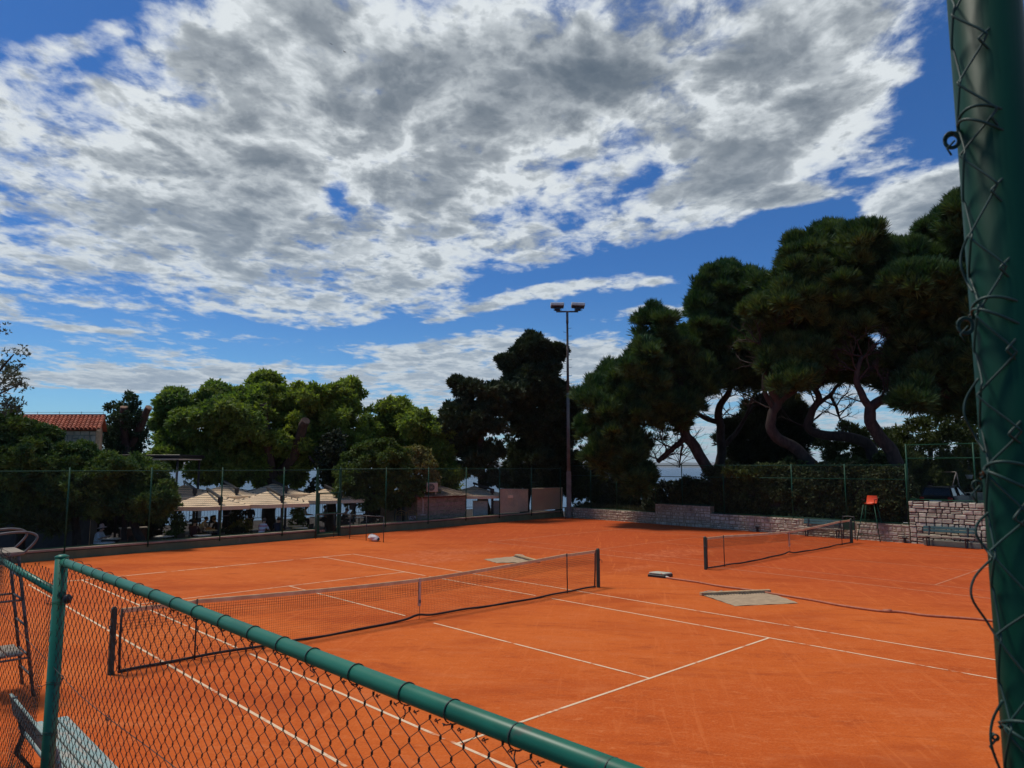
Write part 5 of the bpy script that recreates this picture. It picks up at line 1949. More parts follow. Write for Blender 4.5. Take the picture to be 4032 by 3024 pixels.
def tree(name, label, cat, m, lst, d, base, trunks=(), seed=1, jit=1.0, thick=1.0, bark='bark_pine', group=None, dd=0.0, z0=None, cuts=(), **kw):
    p_ = at(base[0], base[1], d)
    z = ground_z(p_) if z0 is None else z0
    t = thing(name, label, cat, (p_[0], p_[1], z), 0, group)
    if trunks:
        mb = MB()
        ends = []
        for i, tr in enumerate(trunks):
            P, r = limb(mb, tr, d, dd, 9 if i == 0 else 7, z if i == 0 else None)
            ends.append((P, r))
        if kw.get('branchy'):
            for i, (P, r_) in enumerate(ends):
                q = len(P)
                for kk, fr_ in enumerate((.55, .72, .86, 1.0)):
                    j = min(q - 1, int(fr_ * q))
                    if P[j][2] < z + 2.5:
                        continue
                    twigs(mb, P[j], [RV * (1 if (kk + i) % 2 else -1) * .9 + np.array([0, 0, .45]) + HV * .3, RV * (-.5 if kk % 2 else .5) - HV * .5 + np.array([0, 0, .8])], 1.0, min(.055, r_[j] * .6), 3, seed * 7 + i * 5 + kk, .75, -.25)
        trunk = mb.build('trunk', M[bark], t)
        for (P, r) in [ends[k] for k in cuts]:
            dv = unit(P[-1] - P[-2])
            MB().lathe([(.001, .012), (r[-1] * .9, .012), (r[-1] * 1.04, .0), (r[-1] * 1.04, -.03), (.001, -.03)], P[-1], 14, True, dv).build('sawn_end', M['cut_wood'], trunk)
    k = dict(per=26, L=.30, W=.045, n=7, spread=50, up=.55, sub=.55)
    k.update(kw)
    sq_ = k.pop('squash', 1.0)
    bl = [(c, (q[0] * (.5 + sq_ / 2), q[1], q[2] * sq_)) for c, q in blobs(lst, d, jit, thick)]
    gs = random.Random(seed)
    for c, r_ in list(bl)[:len(bl)]:                     # upright leading shoots along the top of each bough
        for _ in range(k.get('shoots', 0)):
            a, e = gs.uniform(0, 6.28), gs.uniform(.15, .95)
            off = RV * r_[0] * math.cos(a) * e + HV * r_[1] * math.sin(a) * e + np.array([0, 0, r_[2] * math.sqrt(1 - e * e)])
            w_ = k.get('shoot_r', .13)
            bl.append((c + off + np.array([0, 0, .12 if w_ < .14 else -.30]), (w_, w_, gs.uniform(.30, .62))))
    for c, r_ in list(bl)[:len(lst)]:                     # ragged outer sprays
        for _ in range(k.get('tips', 0)):
            v = np.array([gs.gauss(0, 1), gs.gauss(0, 1), gs.gauss(.25, .7)])
            v /= np.linalg.norm(v)
            q = gs.uniform(1.0, 1.36)
            off = RV * r_[0] * v[0] * q + HV * r_[1] * v[1] * q + np.array([0, 0, r_[2] * v[2] * q])
            bl.append((c + off, (gs.uniform(.16, .30), .22, gs.uniform(.12, .20))))
    for q in ('shoots', 'tips', 'branchy', 'shoot_r'):
        k.pop(q, 0)
    crown('crown', t, M[m], bl, seed=seed, **k)
    return t


PINE = dict(per=30, L=.46, W=.05, n=8, spread=34, up=1.0, sub=.36, subden=.46, flat=.62, shell=.35, shoots=6, tips=8, branchy=1, squash=.80)
tree('pine_tree', 'leftmost big pine with drooping low crown and leaning trunk', 'tree', 'pine',
     [(1415, 712, 36, 32), (1440, 765, 50, 42), (1385, 785, 40, 36), (1330, 838, 42, 40), (1285, 868, 32, 40), (1390, 850, 66, 52), (1460, 835, 55, 50), (1340, 912, 48, 42),
      (1410, 920, 58, 40), (1318, 968, 28, 30), (1360, 1005, 30, 42), (1488, 762, 36, 40), (1470, 895, 40, 28), (1345, 958, 40, 36), (1300, 925, 36, 30), (1375, 1045, 24, 26), (1425, 880, 50, 40), (1500, 820, 36, 40), (1350, 875, 44, 36), (1470, 800, 40, 34), (1300, 985, 20, 24), (1320, 1000, 24, 30)], 44, (1545, 1040),
     [[(1548, 1045, 12), (1500, 965, 12), (1478, 930, 11), (1488, 880, 8), (1470, 830, 6), (1440, 780, 4)], [(1478, 930, 9), (1450, 900, 7), (1400, 862, 5), (1350, 860, 3)],
      [(1484, 944, 7), (1468, 957, 6.5), (1450, 972, 6), (1420, 998, 5)], [(1475, 960, 3), (1470, 985, 2), (1468, 1010, 1.2)]], 21, 1.6, group='tall pines beyond the stone wall', dd=0.5, **PINE)
tree('pine_tree', 'dark upright pine second from the left with a straight forked trunk', 'tree', 'pine',
     [(1545, 622, 38, 38), (1600, 622, 36, 34), (1640, 648, 34, 36), (1528, 692, 30, 46), (1590, 690, 56, 50), (1560, 760, 54, 50), (1622, 760, 48, 50), (1600, 825, 50, 32), (1535, 820, 44, 32), (1652, 705, 34, 40), (1515, 735, 30, 40), (1572, 600, 22, 18), (1512, 668, 16, 26), (1625, 690, 44, 44), (1500, 780, 30, 40), (1660, 770, 30, 44)], 47, (1552, 1038),
     [[(1550, 1040, 11), (1558, 980, 10), (1556, 920, 9), (1552, 885, 8), (1575, 845, 6), (1592, 790, 4)], [(1556, 914, 6), (1520, 902, 5), (1490, 878, 4), (1478, 850, 3)], [(1562, 965, 6), (1590, 935, 5), (1612, 898, 4), (1630, 850, 3)]], 22, 1.4, group='tall pines beyond the stone wall', bark='bark_dark', **PINE)
tree('pine_tree', 'broad tall pine in the middle with a pale curving trunk', 'tree', 'pine_b',
     [(1740, 560, 42, 38), (1800, 530, 40, 34), (1858, 530, 40, 36), (1912, 566, 34, 32), (1700, 620, 50, 46), (1770, 620, 58, 50), (1850, 610, 58, 50), (1920, 630, 40, 44), (1675, 692, 46, 44), (1750, 700, 58, 46), (1830, 690, 56, 48), (1660, 750, 40, 40), (1760, 778, 46, 34), (1700, 775, 46, 34), (1835, 765, 50, 34), (1720, 830, 36, 22), (1896, 695, 38, 36), (1640, 690, 24, 40), (1790, 660, 50, 40), (1870, 660, 44, 40), (1720, 660, 44, 36), (1790, 735, 50, 36)], 40.5, (1772, 1030),
     [[(1775, 1030, 13), (1720, 970, 12.5), (1672, 940, 11.5), (1666, 900, 10), (1680, 870, 9), (1665, 838, 7), (1690, 795, 6), (1725, 735, 4)], [(1680, 872, 6), (1720, 842, 5.5), (1765, 815, 4), (1800, 790, 3)], [(1672, 885, 6), (1650, 838, 5), (1655, 785, 4), (1650, 740, 3)], [(1690, 795, 4), (1740, 770, 3.5), (1790, 730, 3)]], 23, 1.8, group='tall pines beyond the stone wall', **PINE)
tree('pine_tree', 'pine with an S shaped trunk and a hanging bare branch', 'tree', 'pine',
     [(1795, 805, 44, 26), (1850, 800, 46, 32), (1820, 775, 40, 26), (1760, 812, 26, 16)], 42, (1890, 1025),
     [[(1893, 1030, 13), (1878, 965, 12.5), (1835, 945, 11), (1780, 940, 10), (1746, 925, 9), (1753, 892, 8), (1770, 860, 7), (1762, 838, 6), (1790, 795, 4)], [(1768, 872, 5), (1795, 852, 4), (1810, 832, 3.5), (1840, 808, 2.5)], [(1793, 855, 3.5), (1806, 878, 3), (1814, 905, 2)]], 24, 1.0, group='tall pines beyond the stone wall', bark='bark_dark', **PINE)
tree('pine_tree', 'rightmost huge pine behind the near green pole, thick bent trunk', 'tree', 'pine',
     [(1975, 568, 44, 36), (2045, 505, 44, 36), (2095, 470, 44, 34), (2040, 565, 58, 50), (2110, 560, 68, 60), (1955, 640, 50, 46), (2040, 650, 62, 54), (2115, 660, 60, 56), (1960, 722, 54, 46), (2040, 740, 62, 50), (2115, 760, 60, 55), (1945, 792, 48, 36), (2020, 815, 52, 36), (2082, 835, 48, 38), (2062, 882, 42, 16), (1985, 868, 34, 14), (1908, 810, 34, 30), (2135, 850, 40, 36), (2170, 620, 60, 80), (2175, 760, 60, 70), (2130, 895, 30, 12), (1990, 690, 54, 40), (2070, 700, 54, 44), (2000, 620, 50, 40), (1985, 770, 50, 36)], 38, (1945, 1035),
     [[(1950, 1035, 15), (1925, 975, 14), (1890, 930, 13), (1878, 892, 12), (1896, 868, 10), (1930, 858, 9), (1965, 838, 7), (2005, 805, 5)], [(1882, 885, 9), (1862, 852, 8), (1850, 815, 6), (1862, 770, 4)], [(1965, 838, 5), (2030, 850, 4), (2070, 870, 3)]], 25, 1.8, group='tall pines beyond the stone wall', **PINE)
# bare hanging twigs of the S pine
b4 = [o for o in bpy.data.objects if o.name.startswith('pine_tree') and 'S shaped' in o.get('label', '')][0]
mb = MB()
e = at(1814, 905, 42)
twigs(mb, e, [(RV * .5 + (0, 0, -.8)), (RV * -.4 + (0, 0, -.9)), (RV * .9 + (0, 0, -.3)), (0, 0, -1)], .42, .022, 4, 3, 1.1, .35)
mb.build('bare_twigs', M['twig'], b4)
mb = MB()
twigs(mb, at(1800, 868, 42), [(RV * -.6 + (0, 0, -.6)), (RV * .8 + (0, 0, -.4))], .4, .02, 4, 9, 1.1, .4)
mb.build('bare_twigs', M['twig'], b4)
p1 = [o for o in bpy.data.objects if o.name.startswith('pine_tree') and 'leftmost' in o.get('label', '')][0]
for k, (x, y) in enumerate([(1440, 930), (1400, 950), (1380, 940), (1350, 950), (1420, 960), (1458, 965)]):
    twigs(mb, at(x, y, 44.2), [(RV * .4 + (0, 0, -1)), (RV * -.5 + (0, 0, -.9))], .55, .022, 3, k, .8, .7)
mb.build('dead_twigs', M['twig'], p1)

tree('pine_tree', 'dark low pine seen between the trunks of the tall pines', 'tree', 'darkbush',
     [(1650, 915, 52, 40), (1695, 900, 36, 34), (1620, 955, 44, 40), (1680, 975, 44, 44), (1715, 945, 26, 26), (1640, 1000, 50, 30)], 50, (1655, 1050), [[(1655, 1050, 8), (1655, 960, 6), (1660, 900, 4)]], 26, 1.0, bark='bark_dark', group='shrubs beyond the stone wall', **{**PINE, 'sub': .5})
tree('small_cypress', 'small pointed cypress between the pine trunks', 'tree', 'cypress', [(1575, 962, 4, 14), (1576, 985, 8, 18), (1577, 1012, 13, 22), (1578, 1042, 17, 24)], 54, (1577, 1062), [[(1577, 1062, 3), (1576, 970, 1)]], 27, .2, bark='bark_dark', per=60, L=.22, W=.06, n=6, spread=45, up=.9, sub=.28)
tree('shrub', 'feathery green shrub behind the hedge under the S shaped trunk', 'shrub', 'bush', [(1800, 985, 26, 36), (1848, 985, 34, 34), (1830, 945, 26, 20), (1895, 965, 34, 32), (1940, 1000, 36, 28), (1865, 1010, 50, 20)], 44.5, (1850, 1040), (), 28, .8, group='shrubs beyond the stone wall', per=30, L=.26, W=.05, n=7, spread=45, up=.9, sub=.42)
tree('leafy_tree', 'olive green round tree behind the taller fence above the car', 'tree', 'bush', [(1930, 948, 30, 26), (1985, 938, 40, 30), (2045, 930, 44, 32), (2098, 958, 34, 36), (2010, 985, 50, 36), (2080, 1005, 40, 36), (1972, 1010, 34, 28), (2030, 1030, 50, 24), (2120, 1000, 30, 40)], 46, (2012, 1085), [[(2012, 1090, 6), (2010, 1020, 5), (2012, 960, 4)], [(2010, 1030, 3), (2050, 980, 2.5)]], 29, 1.0, bark='bark_dark', per=26, L=.24, W=.08, n=5, spread=70, up=.4, sub=.45)
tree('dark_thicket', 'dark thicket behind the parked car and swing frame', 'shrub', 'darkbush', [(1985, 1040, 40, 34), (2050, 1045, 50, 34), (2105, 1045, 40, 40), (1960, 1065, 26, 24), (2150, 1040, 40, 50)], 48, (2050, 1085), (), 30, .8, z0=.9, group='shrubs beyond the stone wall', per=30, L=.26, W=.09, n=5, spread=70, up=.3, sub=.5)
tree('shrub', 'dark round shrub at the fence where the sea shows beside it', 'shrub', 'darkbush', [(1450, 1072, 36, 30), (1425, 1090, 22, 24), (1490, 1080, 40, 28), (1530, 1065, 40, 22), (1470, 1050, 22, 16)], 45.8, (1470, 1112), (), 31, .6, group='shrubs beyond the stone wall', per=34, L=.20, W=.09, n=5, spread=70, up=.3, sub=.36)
tree('shrub', 'light green bush right of the floodlight pole', 'shrub', 'bush', [(1268, 1065, 30, 38), (1300, 1040, 30, 30), (1275, 1020, 18, 20), (1310, 1080, 26, 26)], 53, (1285, 1108), (), 32, .5, z0=.5, group='shrubs beyond the stone wall', per=34, L=.24, W=.08, n=6, spread=60, up=.5, sub=.40)
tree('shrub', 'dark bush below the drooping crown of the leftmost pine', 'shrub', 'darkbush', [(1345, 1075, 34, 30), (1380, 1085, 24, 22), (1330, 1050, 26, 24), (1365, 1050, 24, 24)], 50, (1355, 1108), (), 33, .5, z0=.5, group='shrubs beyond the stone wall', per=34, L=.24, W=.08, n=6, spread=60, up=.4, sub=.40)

# hedge: a clipped wall of leaves behind the fence
t = thing('clipped_hedge', 'long dark clipped hedge behind the fence and low stone wall', 'hedge', (sl(4) + 1.1, 4, .7))
hb = []
g = random.Random(5)
y = 11.2
while y > -2.0:
    top = 2.75 if y < 9.4 else 1.9
    hb.append((np.array([sl(y) + 1.05 + g.uniform(-.08, .08), y, .6 + top * .5]), (.62, .62, top * .5 + g.uniform(-.05, .12))))
    y -= .55
crown('foliage', t, M['hedge'], hb, 46, .13, .085, 4, 80, .25, .26, 1.5, 1.0, 0, 41, .72)
st = MB()
y = 11.0
while y > -2.0:
    st.tube([(sl(y) + 1.1, y, .5), (sl(y) + 1.15, y + .05, 1.6), (sl(y) + 1.05, y, 2.6)], [.04, .03, .015], 6)
    y -= .7
st.build('stems', M['bark_dark'], t)
core = MB().box((sl(3.7) + 1.12, 3.7, 1.65), (.55, 11.2, 2.1), frame((1, .0, 0)) @ np.array(Matrix.Rotation(math.atan(-.06), 3, 'Z')), .1)
core.build('inner_twigs', M['bark_dark'], t)
t = tree('shrub', 'bright leafy shoots rising over the top of the clipped hedge', 'shrub', 'bush', [(1660, 1018, 40, 12), (1710, 1010, 30, 14), (1770, 1018, 30, 10), (1845, 1010, 40, 14), (1900, 1008, 40, 16), (1600, 1022, 30, 8)], 39.8, (1720, 1030), (), 42, .4, z0=2.6, group='shrubs beyond the stone wall', per=30, L=.16, W=.09, n=5, spread=70, up=.6, sub=.3)
t = thing('ground_cover', 'dry grass and weeds along the foot of the clipped hedge', 'grass')
del t['label'], t['category']
bpy.data.objects.remove(t)
gv, gq = [], []
gr = np.random.default_rng(2)
N = 5200
yy = gr.uniform(-2, 20, N)
xx = sl(yy) + gr.uniform(.42, 1.4, N)
hh = gr.uniform(.08, .34, N)
aa = gr.uniform(0, 6.28, N)
b = np.stack([xx, yy, np.full(N, .62)], 1)
s_ = np.stack([np.cos(aa), np.sin(aa), np.zeros(N)], 1) * .012
tp = b + np.stack([gr.normal(0, .08, N), gr.normal(0, .08, N), hh + .1], 1)
V = np.stack([b - s_, b + s_, tp + s_ * .2, tp - s_ * .2], 1).reshape(-1, 3)
o = quads('weeds', V, np.arange(N * 4).reshape(-1, 4), M['grass'], None)
o['kind'] = 'stuff'

# ------------------------------------------------------------------ cypresses in the middle
CYP = dict(per=36, L=.30, W=.09, n=6, spread=42, up=.35, sub=.30, subden=.80, flat=.65, shell=.5, tips=9, squash=.90, shoots=2, shoot_r=.15)
tree('cypress_tree', 'tall dark ragged cypress with spiky tips next to the light pole', 'tree', 'cypress',
     [(1150, 760, 26, 18), (1149, 742, 5, 16), (1166, 748, 6, 12), (1131, 752, 6, 12), (1130, 765, 12, 10), (1180, 764, 14, 9), (1150, 795, 42, 34), (1148, 828, 46, 42), (1154, 890, 54, 40), (1150, 945, 50, 45), (1142, 1000, 46, 45), (1128, 1035, 40, 22), (1147, 744, 7, 8), (1204, 757, 7, 5), (1192, 770, 12, 8), (1098, 778, 10, 6), (1108, 790, 14, 9), (1098, 842, 12, 6), (1112, 846, 14, 10), (1202, 838, 10, 6), (1190, 846, 16, 12), (1184, 790, 12, 12), (1110, 878, 16, 14)], 52, (1138, 1072),
     [[(1136, 1075, 10), (1145, 1000, 8), (1150, 900, 6), (1150, 770, 3)]], 51, .7, bark='bark_dark', group='dark cypresses by the light pole', **CYP)
tree('cypress_tree', 'dense columnar cypress directly behind the light pole', 'tree', 'cypress', [(1200, 865, 34, 38), (1212, 920, 38, 55), (1222, 990, 32, 58), (1188, 1000, 38, 56), (1240, 1040, 20, 30), (1180, 940, 30, 40)], 54.5, (1210, 1075), [[(1208, 1078, 8), (1208, 950, 5)]], 52, .5, bark='bark_dark', group='dark cypresses by the light pole', **CYP)
tree('cypress_tree', 'ragged open cypress with horizontal limbs over the stone hut', 'tree', 'cypress',
     [(1012, 838, 20, 9), (990, 828, 7, 5), (1040, 850, 36, 18), (1008, 885, 42, 20), (1060, 878, 28, 18), (982, 915, 26, 16), (972, 890, 8, 6), (1040, 925, 46, 30), (998, 955, 24, 18), (1058, 980, 20, 18), (1035, 1005, 28, 20), (1085, 845, 20, 14), (1010, 920, 26, 20), (1080, 1032, 26, 12), (1022, 980, 24, 16)], 48, (1046, 1105),
     [[(1046, 1112, 15), (1042, 1050, 10), (1038, 960, 8), (1042, 860, 4)], [(1039, 940, 4), (1005, 915, 3), (975, 905, 2)], [(1040, 900, 4), (1075, 870, 3)], [(1041, 885, 3), (1005, 850, 2.5), (988, 830, 1.5)], [(1041, 1020, 3), (1075, 1035, 2.5)]], 53, .6, bark='bark_dark', group='dark cypresses by the light pole', **{**CYP, 'sub': .26, 'subden': .45, 'per': 28})

# ------------------------------------------------------------------ broadleaf trees over the terrace
ELM = dict(per=24, L=.26, W=.105, n=5, spread=72, up=.25, sub=.42, subden=1.0, flat=.7, hang=.35, shell=.35, tips=9, squash=.86, shoots=3, shoot_r=.26)
tree('elm_tree', 'leftmost drooping elm with a thin silvery top left of the parasols', 'tree', 'broad_d',
     [(388, 868, 30, 18), (366, 915, 24, 40), (418, 922, 46, 46), (398, 980, 44, 40), (455, 985, 46, 44), (440, 1018, 56, 20), (476, 862, 38, 30), (500, 912, 46, 46), (372, 965, 22, 30), (500, 985, 34, 36), (360, 985, 14, 14)], 43, (488, 1110),
     [[(490, 1120, 9), (484, 1010, 7), (482, 960, 6), (470, 900, 4)], [(484, 995, 4), (450, 960, 3), (415, 930, 2)]], 61, 1.4, bark='bark_red', group='drooping elms over the terrace', **ELM)
tree('elm_tree', 'big elm with a sawn off reddish stem over the middle parasols', 'tree', 'broad',
     [(570, 850, 44, 28), (572, 828, 18, 14), (538, 900, 44, 44), (604, 882, 42, 36), (550, 960, 54, 46), (618, 948, 44, 44), (592, 1008, 52, 30), (524, 1016, 40, 26), (518, 955, 30, 30), (600, 1030, 40, 18)], 45, (580, 1130),
     [[(580, 1138, 15), (582, 1090, 14), (588, 1040, 12), (582, 985, 9), (574, 925, 8.5), (568, 872, 8)], [(588, 1040, 10), (615, 1010, 10), (634, 985, 10.5), (650, 935, 10), (660, 908, 9.5)], [(600, 1030, 4), (560, 980, 3), (530, 940, 2)]], 62, 1.4, bark='bark_red', group='drooping elms over the terrace', dd=-2.0, thick=.8, **ELM)
tree('elm_tree', 'light green elm behind the round tree, tallest of the middle', 'tree', 'broad',
     [(738, 866, 30, 26), (752, 842, 16, 14), (662, 862, 30, 26), (700, 902, 44, 40), (758, 918, 46, 46), (682, 955, 40, 36), (722, 972, 40, 36), (655, 1000, 26, 22), (790, 950, 34, 40), (668, 900, 30, 26)], 46.5, (714, 1110),
     [[(714, 1120, 11), (716, 1040, 8), (720, 960, 6), (735, 890, 3)], [(718, 1000, 5), (680, 940, 4), (665, 890, 3)]], 63, 1.4, bark='bark_dark', group='drooping elms over the terrace', **ELM)
tree('elm_tree', 'loose pale green elm with see-through crown beside the ragged cypress', 'tree', 'broad',
     [(852, 886, 30, 20), (866, 902, 26, 20), (900, 925, 42, 24), (832, 932, 34, 34), (932, 962, 32, 34), (950, 1000, 24, 34), (880, 962, 44, 34), (970, 1020, 20, 20), (960, 1050, 18, 12)], 48, (900, 1100),
     [[(900, 1110, 6), (895, 1000, 4), (880, 930, 3)], [(896, 1000, 3), (940, 960, 2)]], 64, 1.2, bark='bark_dark', group='drooping elms over the terrace', **{**ELM, 'per': 17, 'sub': .45})
tree('broadleaf_tree', 'dark large leaved tree with a leaning bare limb left of the round tree', 'tree', 'darkbush', [(708, 985, 20, 34), (698, 1040, 22, 24), (722, 960, 18, 24), (720, 1030, 20, 30)], 43.5, (715, 1110),
     [[(716, 1118, 10), (718, 1040, 7), (716, 960, 5)], [(702, 1042, 3.5), (684, 1008, 3.2), (668, 985, 3)]], 65, .5, bark='bark_dark', per=24, L=.22, W=.14, n=4, spread=80, up=.2, sub=.4)
tree('round_tree', 'dense round clipped tree between the gate and the hut', 'tree', 'round',
     [(828, 1005, 64, 44), (786, 1030, 52, 46), (756, 1052, 32, 34), (850, 1050, 56, 40), (816, 978, 44, 22), (800, 1076, 44, 16), (760, 1018, 26, 30)], 41.5, (800, 1140),
     [[(800, 1150, 9), (797, 1100, 8), (806, 1060, 6)], [(797, 1100, 5), (770, 1070, 4)]], 66, .5, bark='bark_dark', per=40, L=.16, W=.075, n=6, spread=70, up=.5, sub=.34, flat=.75, shell=.7)
tree('variegated_shrub', 'yellowish variegated shrub crowding over the hut roof', 'shrub', 'varieg', [(893, 1008, 40, 38), (912, 1040, 32, 30), (880, 988, 28, 18), (932, 1054, 16, 15), (862, 1060, 26, 22), (900, 1065, 26, 12)], 43.2, (870, 1110), [[(866, 1140, 5), (870, 1090, 4), (880, 1040, 3)]], 67, .4, z0=FL, bark='bark_dark', per=38, L=.17, W=.085, n=6, spread=75, up=.4, sub=.33, shell=.7)
tree('pollard_tree', 'pollarded tree wrapped in ivy with two sawn stems by the house', 'tree', 'ivy',
     [(262, 902, 30, 30), (268, 945, 36, 34), (244, 952, 24, 28), (296, 955, 22, 22), (272, 872, 22, 14), (306, 935, 12, 12), (262, 985, 26, 24), (288, 905, 14, 14)], 38.5, (270, 1060),
     [[(272, 1075, 11), (272, 985, 10), (268, 920, 8), (267, 879, 7)], [(273, 985, 8), (290, 950, 7.5), (306, 915, 7.5), (321, 880, 7)]], 68, .5, bark='bark_red', cuts=(0, 1), dd=-.8, per=40, L=.17, W=.085, n=5, spread=75, up=.3, sub=.34)
PIT = dict(per=52, L=.17, W=.052, n=8, spread=72, up=.55, sub=.34, subden=1.7, flat=.8, shell=.62)
tree('pittosporum_shrub', 'tall dark evergreen shrub at the left edge below the house', 'shrub', 'pitto', [(8, 950, 60, 54), (66, 965, 44, 40), (60, 1010, 56, 50), (0, 1030, 60, 50), (40, 1065, 60, 36), (-60, 980, 60, 70), (90, 950, 26, 22), (20, 1095, 60, 30), (90, 1080, 50, 36)], 30.5, (40, 1150), [[(44, 1160, 10), (40, 1080, 8), (30, 1000, 5)]], 69, .6, bark='bark_dark', group='evergreen shrubs along the fence', **PIT)
tree('pittosporum_shrub', 'broad evergreen shrub with yellowish tips in the middle of its row', 'shrub', 'pitto', [(140, 1005, 54, 42), (188, 1020, 50, 40), (150, 1052, 60, 36), (205, 1052, 44, 34), (120, 1040, 40, 40), (230, 1005, 26, 18), (130, 1090, 50, 26), (180, 1085, 40, 26), (220, 1075, 34, 24)], 30.8, (160, 1150), [[(165, 1165, 9), (160, 1090, 7), (150, 1030, 4)]], 70, .6, bark='bark_dark', group='evergreen shrubs along the fence', **PIT)
tree('pittosporum_shrub', 'rightmost evergreen shrub reaching to the left parasol, leaning stem', 'shrub', 'pitto', [(258, 1030, 50, 36), (312, 1046, 48, 38), (342, 1076, 26, 28), (270, 1075, 56, 32), (325, 1092, 40, 20), (236, 1082, 40, 26), (285, 1008, 30, 14), (300, 1092, 44, 20), (338, 1094, 26, 22), (250, 1098, 34, 16)], 31.4, (300, 1165), [[(306, 1170, 9), (292, 1140, 8), (280, 1105, 7), (275, 1060, 4)], [(268, 1172, 6), (268, 1140, 5.5), (270, 1095, 5)]], 71, .6, bark='bark_dark', group='evergreen shrubs along the fence', **PIT)
tree('olive_tree', 'grey green sparse tree reaching in at the left edge over the roof', 'tree', 'olive', [(10, 850, 30, 30), (28, 800, 20, 16), (18, 825, 24, 20), (40, 770, 12, 14), (-20, 800, 30, 60), (-2, 712, 6, 14), (44, 836, 12, 8), (-50, 860, 50, 50), (15, 880, 30, 16)], 29, (-60, 1100),
     [[(-60, 1120, 10), (-55, 960, 8), (-40, 860, 5), (0, 800, 2.5), (30, 765, 1.2)], [(-45, 880, 4), (0, 850, 2), (45, 830, 1)], [(-40, 860, 3), (0, 830, 2), (48, 790, .8)]], 72, .6, bark='bark_dark', per=16, L=.13, W=.05, n=5, spread=70, up=.4, sub=.30, shell=.2, subden=.8)
tree('shrub', 'dark evergreen bushes added for the shade behind the sun hat and counter', 'shrub', 'darkbush', [(x_, 1108 + 5 * math.sin(x_), 28, 26) for x_ in range(-40, 345, 26)] + [(x_, 1140, 26, 16) for x_ in range(-30, 345, 30)], 38.5, (150, 1150), (), 85, .5, z0=FL, per=30, L=.24, W=.09, n=5, spread=70, up=.4, sub=.42)  # dark foliage added as backing where the gap under the canopy is in shade
# conical shrubs and the golden one under the parasols
for (x, y0, y1, r_, d, lab, mm) in ((381, 1100, 1158, 15, 33.2, 'conical dark conifer at the left parasol post', 'round'), (643, 1090, 1138, 14, 39.0, 'conical dark conifer right of the thick tree trunk', 'round'), (513, 1096, 1150, 15, 36.2, 'conical conifer behind the golden shrub', 'darkbush')):
    L2 = []
    for k in range(5):
        f = k / 4
        L2.append((x, y0 + (y1 - y0) * f, r_ * (.25 + .75 * f ** .8), (y1 - y0) / 7))
    tree('conical_conifer', lab, 'shrub', mm, L2, d, (x, y1), [[(x, y1 + 6, 2), (x, y0, 1)]], int(x), .05, z0=FL, bark='bark_dark', group='conical conifers on the terrace', per=60, L=.14, W=.05, n=6, spread=55, up=.7, sub=.20, subden=1.2)
tree('golden_shrub', 'low golden yellow shrub beside the parasol post', 'shrub', 'yellow', [(527, 1133, 15, 9), (512, 1140, 12, 9)], 35.6, (522, 1150), (), 81, .1, z0=FL, per=60, L=.12, W=.04, n=6, spread=60, up=.6, sub=.16)
tree('low_shrub', 'dark low shrub at the wall behind the golden shrub', 'shrub', 'darkbush', [(498, 1150, 18, 10), (525, 1152, 20, 9)], 35.0, (505, 1160), (), 82, .1, z0=FL, per=50, L=.12, W=.05, n=6, spread=60, up=.6, sub=.18)
tree('low_shrub', 'leafy fronds in a bed at the far left behind the wall', 'shrub', 'bush', [(95, 1130, 26, 18), (130, 1140, 18, 14), (60, 1125, 22, 16)], 29.5, (95, 1160), (), 83, .1, z0=FL, per=30, L=.34, W=.05, n=6, spread=60, up=.5, sub=.3)
tree('low_shrub', 'leafy shrub behind the round tree trunk against the sea', 'shrub', 'bush', [(835, 1108, 18, 14), (812, 1110, 10, 12)], 45.0, (835, 1125), (), 84, .1, z0=FL, per=30, L=.2, W=.08, n=6, spread=60, up=.5, sub=.28)
# ================================================================== the railing fence in front of the camera
FX = -8.95
t = thing('railing_fence', 'near green pipe railing with chain-link mesh crossing the foreground', 'fence', (FX, -8.0, 0))
rz_ = 2.85
MB().tube([(FX, -8.02, 2.835), (FX, -10, rz_), (FX, -12, rz_), (FX, -14.2, rz_ + .01)], .0265, 18).build('rail', M['green_pole'], t)
p_ = MB().tube([(FX - .005, -8.05, .3), (FX - .005, -8.05, 2.865)], .041, 20)
p_.lathe([(.043, 0), (.043, .012), (.02, .022), (.001, .024)], (FX - .005, -8.05, 2.862), 20)
p_.build('post', M['green_pole'], t)
MB().tube([(FX, -8.1, 2.62), (FX, -6, 2.635), (FX, -2.5, 2.64)], .0265, 14).build('rail', M['green_pole'], t)
MB().tube([(FX - .005, -2.5, .3), (FX - .005, -2.5, 2.9)], .041, 16).build('post', M['green_pole'], t)
V, Q = chainlink((FX - .05, -8.05), (FX - .045, -2.5), .45, 2.75, .090, .0018, 5, .020, .006, 32, .076)
quads('chain_link_mesh', V, Q, M['near_wire'], t, True)
# wire ties: rings round the rail with twisted tails
g = random.Random(12)
y = -8.22
while y > -13.4:
    ring = [(FX + .0295 * math.cos(a), y + .006 * math.sin(a * .5), rz_ - .001 + .0295 * math.sin(a)) for a in np.linspace(-2.2, 4.2, 26)]
    mb = MB().tube(ring, .0021, 6)
    for k in range(1):
        a = g.uniform(0, 6.28)
        P = [np.array([FX - .012, y, rz_ - .030])]
        for j in range(4):
            P.append(P[-1] + np.array([g.uniform(-.010, .008), g.uniform(-.014, .014), g.uniform(-.014, .004)]))
        mb.tube(P, .0019, 5)
    mb.build('wire_tie', M['near_wire'], t)
    y -= g.uniform(.20, .30)
